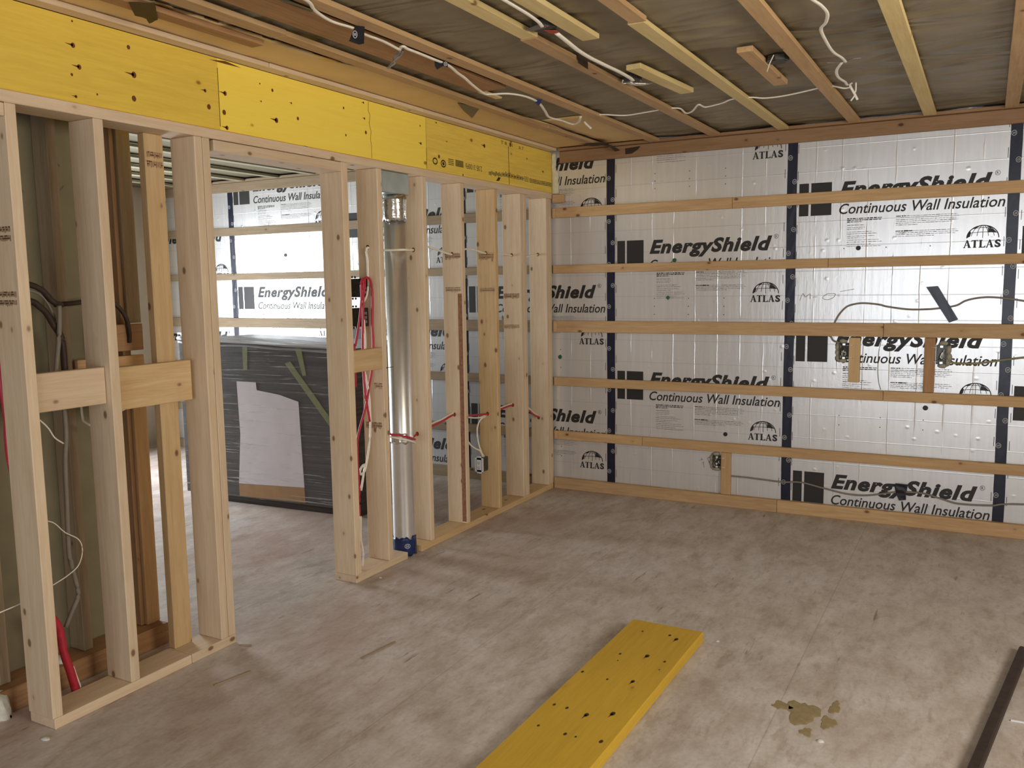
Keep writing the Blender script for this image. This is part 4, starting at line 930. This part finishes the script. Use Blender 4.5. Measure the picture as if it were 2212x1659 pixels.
def bay(name, pts, r, m, lab, **k): return cable(name, pts, r, m, lab, **k)
bay('stud_cable', [(-0.07, -2.075, 1.713), (-0.07, -2.0, 1.706), (-0.07, -1.923, 1.704), (-0.064, -1.895, 1.704), (0.002, -1.87, 1.705), (0.0015, -1.78, 1.706), (-0.06, -1.73, 1.710), (-0.07, -1.674, 1.711), (-0.07, -1.64, 1.715), (-0.07, -1.56, 1.735), (-0.07, -1.512, 1.733), (-0.07, -1.441, 1.722), (-0.07, -1.292, 1.698), (-0.07, -1.22, 1.70), (-0.07, -1.1, 1.732), (-0.07, -0.995, 1.729), (-0.07, -0.869, 1.712), (-0.07, -0.688, 1.712), (-0.07, -0.53, 1.707), (-0.07, -0.42, 1.68), (-0.07, -0.273, 1.703), (-0.07, -0.10, 1.72)], 0.006, 'cable_white', 'white cable threaded through the upper holes of the studs', flat=1.0)
bay('drop_cable', [(-0.075, -2.072, 1.714), (-0.075, -2.078, 1.69), (-0.072, -2.074, 1.653), (-0.072, -2.074, 1.581), (-0.072, -2.076, 1.521), (-0.074, -2.091, 1.461), (-0.078, -2.121, 1.424), (-0.08, -2.136, 1.40)], 0.006, 'cable_white', 'white cable dropping from the upper hole to the switch boxes')
bay('drop_cable', [(-0.05, -2.15, 1.343), (-0.05, -2.148, 1.307), (-0.052, -2.141, 1.222), (-0.052, -2.153, 1.079), (-0.05, -2.129, 0.954), (-0.05, -2.124, 0.831), (-0.05, -2.136, 0.70), (-0.05, -2.177, 0.568), (-0.05, -2.213, 0.539), (-0.05, -2.224, 0.558), (-0.05, -2.207, 0.579), (-0.055, -2.176, 0.583), (-0.058, -2.182, 0.549), (-0.05, -2.203, 0.512), (-0.05, -2.222, 0.454)], 0.006, 'cable_white', 'white cable hanging behind the blocking and ending in a loop')
bay('drop_cable', [(-0.05, -2.232, 0.32), (-0.05, -2.238, 0.21), (-0.05, -2.227, 0.145), (-0.05, -2.222, 0.106), (-0.05, -2.233, 0.05)], 0.006, 'cable_white', 'short white cable end standing on the plate beside the door jamb')
bay('red_cable', [(-0.05, -2.235, 1.0), (-0.05, -2.235, 1.20), (-0.05, -2.225, 1.216), (-0.05, -2.202, 1.286), (-0.05, -2.179, 1.368), (-0.05, -2.162, 1.462), (-0.05, -2.162, 1.528), (-0.05, -2.142, 1.552), (-0.05, -2.128, 1.533), (-0.05, -2.147, 1.462), (-0.05, -2.156, 1.343), (-0.055, -2.162, 1.211), (-0.055, -2.162, 1.079), (-0.05, -2.16, 0.957), (-0.05, -2.146, 0.882), (-0.05, -2.130, 0.806)], 0.0062, 'cable_red', 'red cable looped over the left side of the switch boxes')
bay('red_cable', [(-0.043, -2.155, 1.50), (-0.043, -2.151, 1.54), (-0.045, -2.127, 1.557), (-0.045, -2.097, 1.549), (-0.05, -2.076, 1.508), (-0.05, -2.073, 1.448), (-0.05, -2.076, 1.388), (-0.05, -2.082, 1.316), (-0.05, -2.08, 1.206), (-0.05, -2.099, 1.073), (-0.05, -2.122, 1.002), (-0.045, -2.167, 0.886), (-0.05, -2.219, 0.772), (-0.05, -2.238, 0.702), (-0.05, -2.240, 0.579), (-0.05, -2.236, 0.455), (-0.06, -2.228, 0.356), (-0.06, -2.230, 0.194), (-0.06, -2.249, 0.12), (-0.06, -2.25, 0.045)], 0.0062, 'cable_red', 'red cable arching right of the switch boxes and falling to the plate')
bay('stud_cable', [(-0.078, -2.02, 0.73), (-0.07, -1.95, 0.71), (0.0, -1.888, 0.69), (0.002, -1.80, 0.66), (-0.05, -1.748, 0.655), (-0.078, -1.665, 0.662), (-0.078, -1.64, 0.665), (-0.072, -1.526, 0.684), (-0.074, -1.411, 0.697), (-0.078, -1.281, 0.718), (-0.078, -1.22, 0.715), (-0.07, -1.114, 0.694), (-0.074, -0.907, 0.671), (-0.078, -0.83, 0.668), (-0.074, -0.704, 0.674), (-0.078, -0.53, 0.68), (-0.078, -0.42, 0.67), (-0.074, -0.295, 0.616), (-0.076, -0.195, 0.568), (-0.078, -0.10, 0.535)], 0.006, 'cable_red', 'red cable threaded through the lower holes of the studs')
bay('stud_cable', [(-0.085, -2.02, 0.715), (-0.075, -1.95, 0.695), (0.002, -1.885, 0.672), (0.0035, -1.80, 0.642), (-0.06, -1.742, 0.632), (-0.088, -1.665, 0.655), (-0.088, -1.62, 0.665), (-0.085, -1.504, 0.697), (-0.085, -1.388, 0.708), (-0.086, -1.275, 0.726), (-0.086, -1.21, 0.722), (-0.085, -1.09, 0.678), (-0.085, -0.953, 0.655), (-0.086, -0.87, 0.661), (-0.086, -0.80, 0.67), (-0.085, -0.677, 0.682), (-0.086, -0.53, 0.689), (-0.086, -0.42, 0.68), (-0.085, -0.267, 0.628), (-0.085, -0.188, 0.584), (-0.086, -0.10, 0.543)], 0.0052, 'cable_white', 'white cable running beside the red one through the lower stud holes')
bay('receptacle_cable', [(-0.08, -0.874, 0.655), (-0.08, -0.946, 0.641), (-0.08, -0.986, 0.597), (-0.08, -0.988, 0.539), (-0.08, -0.971, 0.48), (-0.08, -0.938, 0.423), (-0.085, -0.900, 0.388)], 0.0055, 'cable_white', 'white cable curling from the stud hole down to the receptacle')
bay('receptacle_cable', [(-0.08, -1.20, 0.60), (-0.08, -1.106, 0.526), (-0.08, -1.071, 0.494), (-0.08, -1.01, 0.46), (-0.08, -0.96, 0.438), (-0.088, -0.912, 0.388)], 0.0055, 'cable_white', 'white cable sloping into the receptacle from the left')
# behind the first studs
bay('old_cable', [(-0.2, -3.725, 1.46), (-0.2, -3.730, 1.393), (-0.2, -3.736, 1.343), (-0.2, -3.753, 1.242), (-0.2, -3.762, 1.175), (-0.2, -3.740, 1.087), (-0.2, -3.736, 1.069), (-0.2, -3.736, 0.982), (-0.2, -3.748, 0.88), (-0.2, -3.753, 0.741), (-0.2, -3.76, 0.565), (-0.2, -3.757, 0.511), (-0.2, -3.74, 0.416), (-0.2, -3.736, 0.365), (-0.2, -3.76, 0.323), (-0.2, -3.795, 0.263)], 0.0085, 'cable_grey', 'grey cable hanging down behind the first two studs')
bay('thin_wire', [(-0.2, -3.88, 1.10), (-0.2, -3.81, 1.028), (-0.2, -3.782, 0.981), (-0.2, -3.749, 0.953)], 0.003, 'cable_white', 'thin pale wire slanting to the grey cable below the blocking')
bay('thin_wire', [(-0.18, -3.90, 0.70), (-0.18, -3.83, 0.678), (-0.18, -3.783, 0.627), (-0.18, -3.731, 0.586), (-0.18, -3.719, 0.539), (-0.18, -3.738, 0.49), (-0.18, -3.778, 0.466), (-0.18, -3.831, 0.449), (-0.18, -3.95, 0.42), (-0.18, -4.05, 0.41)], 0.0022, 'cable_white', 'thin white wire looping out between the first two studs')
bay('thin_wire', [(-0.2, -3.667, 1.10), (-0.2, -3.665, 1.041), (-0.2, -3.656, 1.019), (-0.2, -3.60, 0.98)], 0.0045, 'cable_white', 'short white wire bending behind the second stud')
bay('thin_wire', [(-0.2, -3.54, 1.02), (-0.2, -3.506, 1.037), (-0.2, -3.469, 1.051), (-0.22, -3.42, 1.09), (-0.304, -3.36, 1.14)], 0.0028, 'cable_white', 'thin wire slanting under the wide blocking')
bay('old_cable', [(-0.22, -3.90, 1.56), (-0.22, -3.808, 1.534), (-0.22, -3.788, 1.525), (-0.22, -3.767, 1.512), (-0.22, -3.742, 1.481), (-0.22, -3.725, 1.469), (-0.24, -3.69, 1.462)], 0.011, 'cable_black', 'upper dark armoured cable bending behind the first stud')
bay('old_cable', [(-0.22, -3.90, 1.50), (-0.22, -3.813, 1.476), (-0.22, -3.793, 1.462), (-0.22, -3.764, 1.435), (-0.22, -3.741, 1.393), (-0.22, -3.716, 1.35), (-0.22, -3.709, 1.307), (-0.22, -3.709, 1.20), (-0.22, -3.712, 1.08)], 0.012, 'cable_black', 'lower dark armoured cable curving down behind the first stud')
bay('old_cable', [(-0.295, -3.68, 1.462), (-0.295, -3.60, 1.466), (-0.295, -3.53, 1.473), (-0.295, -3.46, 1.475), (-0.290, -3.43, 1.461), (-0.285, -3.406, 1.436), (-0.283, -3.382, 1.394), (-0.286, -3.371, 1.338), (-0.292, -3.369, 1.300)], 0.009, 'cable_black', 'dark cable running behind the second stud into the brown blocking')
bay('old_cable', [(-0.23, -3.88, 1.53), (-0.23, -3.81, 1.516), (-0.23, -3.768, 1.495), (-0.23, -3.741, 1.452), (-0.23, -3.724, 1.401), (-0.23, -3.723, 1.324)], 0.005, 'cable_grey', 'thin grey cable between the two dark armoured cables')
rc = bay('red_cable', [(-0.19, -3.86, 0.34), (-0.185, -3.83, 0.269), (-0.175, -3.826, 0.182), (-0.165, -3.813, 0.105), (-0.16, -3.802, 0.03), (-0.16, -3.80, 0.008)], 0.015, 'cable_red', 'thick red sheath ending on the floor between the first two studs')
tube('bare_wire', [(-0.165, -3.80, 0.12), (-0.165, -3.788, 0.07), (-0.16, -3.781, 0.03), (-0.16, -3.786, 0.008)], 0.003, 'cable_white', rc)
bay('red_cable', [(-0.2, -4.02, 1.62), (-0.2, -3.985, 1.483), (-0.2, -3.972, 1.403), (-0.2, -3.962, 1.30), (-0.2, -3.960, 1.2), (-0.2, -3.952, 1.082), (-0.2, -3.955, 1.001), (-0.2, -3.952, 0.919), (-0.2, -3.930, 0.80)], 0.011, 'cable_red', 'red cable hanging left of the first stud at the frame edge')

# ---- loose tape pieces, each stuck on its own
def flag(name, pts, m, lab, th=0.0012, wob=0.003, cat='tape'):
    o = sheet(name, pts, th, m, None, wob); tag(o, lab, cat); return o
flag('tape_patch', [(0.735, -3.60, 2.431), (0.765, -3.60, 2.430), (0.765, -3.39, 2.430), (0.735, -3.37, 2.431)], 'tape_black', 'long black tape over the ceiling cable near the top edge')
def hung(c, d, pts): return [(c[0] + d[0] * u, c[1] + d[1] * u, z) for u, z in pts]
d2, d3, d4 = (0.79, 0.61), (0.84, 0.54), (0.86, 0.50)
f2 = flag('tape_flag', hung((0.757, -3.150), d2, [(-0.008, 2.440), (0.026, 2.437), (0.022, 2.378), (0.004, 2.374), (-0.031, 2.385), (-0.016, 2.42)]), 'tape_black', 'black tape flag with white roundel hanging from the ceiling cable', wob=0.001)
flat_polys('roundel_print', ring(-0.009, 2.407, 0.0085, 0.0135, 0.0024) + [rect(-0.0125, -0.0100, 2.402, 2.412), rect(-0.008, -0.0055, 2.402, 2.412)], lambda u, w: Vector((0.757 + d2[0] * u + 0.004, -3.150 + d2[1] * u - 0.005, w)), 'print_white', f2)
f3 = flag('tape_patch', hung((0.744, -2.585), d3, [(-0.028, 2.441), (0.028, 2.433), (0.026, 2.411), (0.008, 2.418), (-0.018, 2.402), (-0.027, 2.418)]), 'tape_black', 'torn black tape with white roundel on the sagging ceiling cable', wob=0.001)
flat_polys('roundel_print', ring(0.017, 2.424, 0.0075, 0.0090, 0.0022) + [rect(0.0145, 0.0165, 2.420, 2.428), rect(0.018, 0.020, 2.420, 2.428)], lambda u, w: Vector((0.744 + d3[0] * u + 0.004, -2.585 + d3[1] * u - 0.005, w)), 'print_white', f3)
flag('tape_patch', hung((0.738, -1.685), d4, [(-0.022, 2.438), (0.020, 2.440), (0.013, 2.420), (0.003, 2.407), (-0.016, 2.424)]), 'tape_blue', 'small blue tape on the sagging ceiling cable', wob=0.001)
flag('tape_patch', [(0.296, -3.74, 2.4375), (0.36, -3.69, 2.4375), (0.229, -3.572, 2.4355), (0.164, -3.554, 2.437), (0.196, -3.592, 2.437), (0.197, -3.639, 2.437)], 'tape_brown', 'ragged dark tape bridging the kraft paper by the beam', th=0.0015)
flag('tape_patch', [(0.300, -1.755, 2.4575), (0.335, -1.58, 2.4575), (0.15, -1.36, 2.4570), (0.215, -1.554, 2.4570)], 'tape_grey', 'grey triangular tape on the kraft paper above the beam')
flag('tape_patch', [(1.236, -2.30, 2.463), (1.236, -2.20, 2.463), (1.2335, -2.19, 2.421), (1.232, -2.29, 2.428)], 'tape_brown', 'square brown tape hanging over a ceiling strip edge', th=0.0018)
flag('tape_patch', [(0.445, -0.17, 2.436), (0.50, -0.12, 2.436), (0.545, -0.075, 2.402), (0.512, -0.085, 2.396), (0.49, -0.12, 2.420)], 'tape_brown', 'dark torn tape hanging at the ceiling corner', th=0.002)
flag('tape_patch', [(0.567, -0.038, 2.418), (0.675, -0.038, 2.424), (0.657, -0.039, 2.403), (0.616, -0.040, 2.381), (0.57, -0.040, 2.379)], 'tape_brown', 'dark tape folded over the ledger near the corner', th=0.002)
flag('paper_scrap', [(0.33, -0.28, 2.4375), (0.50, -0.24, 2.4375), (0.49, -0.13, 2.4372), (0.37, -0.15, 2.4372)], 'tape_brown', 'dark paper scrap under the last ceiling strip by the corner', cat='scrap')

# ---- foam, chunks, chips and the bar on the floor
bm = bmesh.new(); n = 24; V = []
for j in range(n + 1):
    z = 2.150 + (2.432 - 2.150) * j / n; w = 0.046 * (1.0 if z < 2.31 else 0.62) + 0.006 * noise.noise(Vector((0, z * 40, 1)))
    V.append([bm.verts.new((0.002 + w * s, -0.003 - dpt * (0.026 + 0.008 * noise.noise(Vector((s * 9, z * 45, 2)))), z)) for s, dpt in ((0, 0), (0, 0.9), (0.35, 1.1), (0.75, 0.9), (1.0, 0.35), (1.0, 0))])
for a, b in zip(V, V[1:]):
    for k in range(5): bm.faces.new((a[k], a[k + 1], b[k + 1], b[k]))
    bm.faces.new((a[5], a[0], b[0], b[5]))
bm.faces.new(V[0][::-1]); bm.faces.new(V[-1]); bmesh.ops.recalc_face_normals(bm, faces=bm.faces)
fo = link('spray_foam', bm_mesh('spray_foam', bm), M['foam'], None, (0, 0, 0), smooth_=True); tag(fo, 'ragged white foam bead in the corner at the beam end', 'foam')
ck = lump('plaster_chunk', (-0.27, -4.03, 0.0), (0.045, 0.045, 0.10), 'plaster', None, 3, 3, 0.3, True); tag(ck, 'white plaster chunk on the floor at the left frame edge', 'debris')
chips = [((2.353, -2.872), (0.012, 0.010, 0.008), 'white round crumb on the floor right of the yellow plank'), ((0.027, -4.045), (0.018, 0.012, 0.008), 'pale chip on the floor below the first stud'), ((1.835, -2.228), (0.007, 0.012, 0.004), 'small pale chip beside the far end of the yellow plank'), ((0.055, -2.22), (0.010, 0.007, 0.005), 'white chip on the floor beside the short bottom plate'), ((-0.235, -3.235), (0.03, 0.025, 0.012), 'white plaster bits behind the doubled stud'), ((-0.28, -3.75), (0.04, 0.03, 0.02), 'plaster bit on the old plate behind the second stud')]
for i, (p, s, lab) in enumerate(chips):
    z = 0.089 if 'old plate' in lab else 0.0
    q = lump('plaster_chip', (p[0] - (0.04 if z else 0), p[1], z), s, 'plaster', None, i + 11, 2, 0.4, True); tag(q, lab, 'debris', 'chips on the floor')
a = Vector((2.965, -1.80, 0.016)); b = Vector((2.745, -3.22, 0.016)); d_ = b - a
bm = bmesh.new(); L_ = d_.length; add_box(bm, -0.0175, 0.0175, -L_ / 2, L_ / 2, -0.0155, 0.0155, 0.005)
br = link('metal_bar', bm_mesh('metal_bar', bm), M['rust'], None, tuple((a + b) / 2), math.atan2(d_.y, d_.x) + PI / 2); tag(br, 'dark bar lying on the floor at the lower right', 'bar')
sk = board('white_stick', 2.905, 3.05, -2.436, -2.428, 0.0, 0.005, 'x', 'device_white', None, 0.001, 0.06); tag(sk, 'thin white stick on the floor beside the dark bar', 'stick')
for i, (x, y, l, r) in enumerate([(0.60, -2.95, 0.20, 1.45), (0.25, -3.42, 0.16, 1.35), (0.06, -3.17, 0.05, 0.5)]):
    s_ = board('wood_splinter', x - l / 2, x + l / 2, y - 0.005, y + 0.005, 0.0, 0.004, 'x', 'far_strip', None, 0.001, r); tag(s_, ['long dark splinter on the floor in front of the doorway', 'dark splinter on the floor at the lower left', 'small splinter at the foot of the doubled stud'][i], 'splinter')
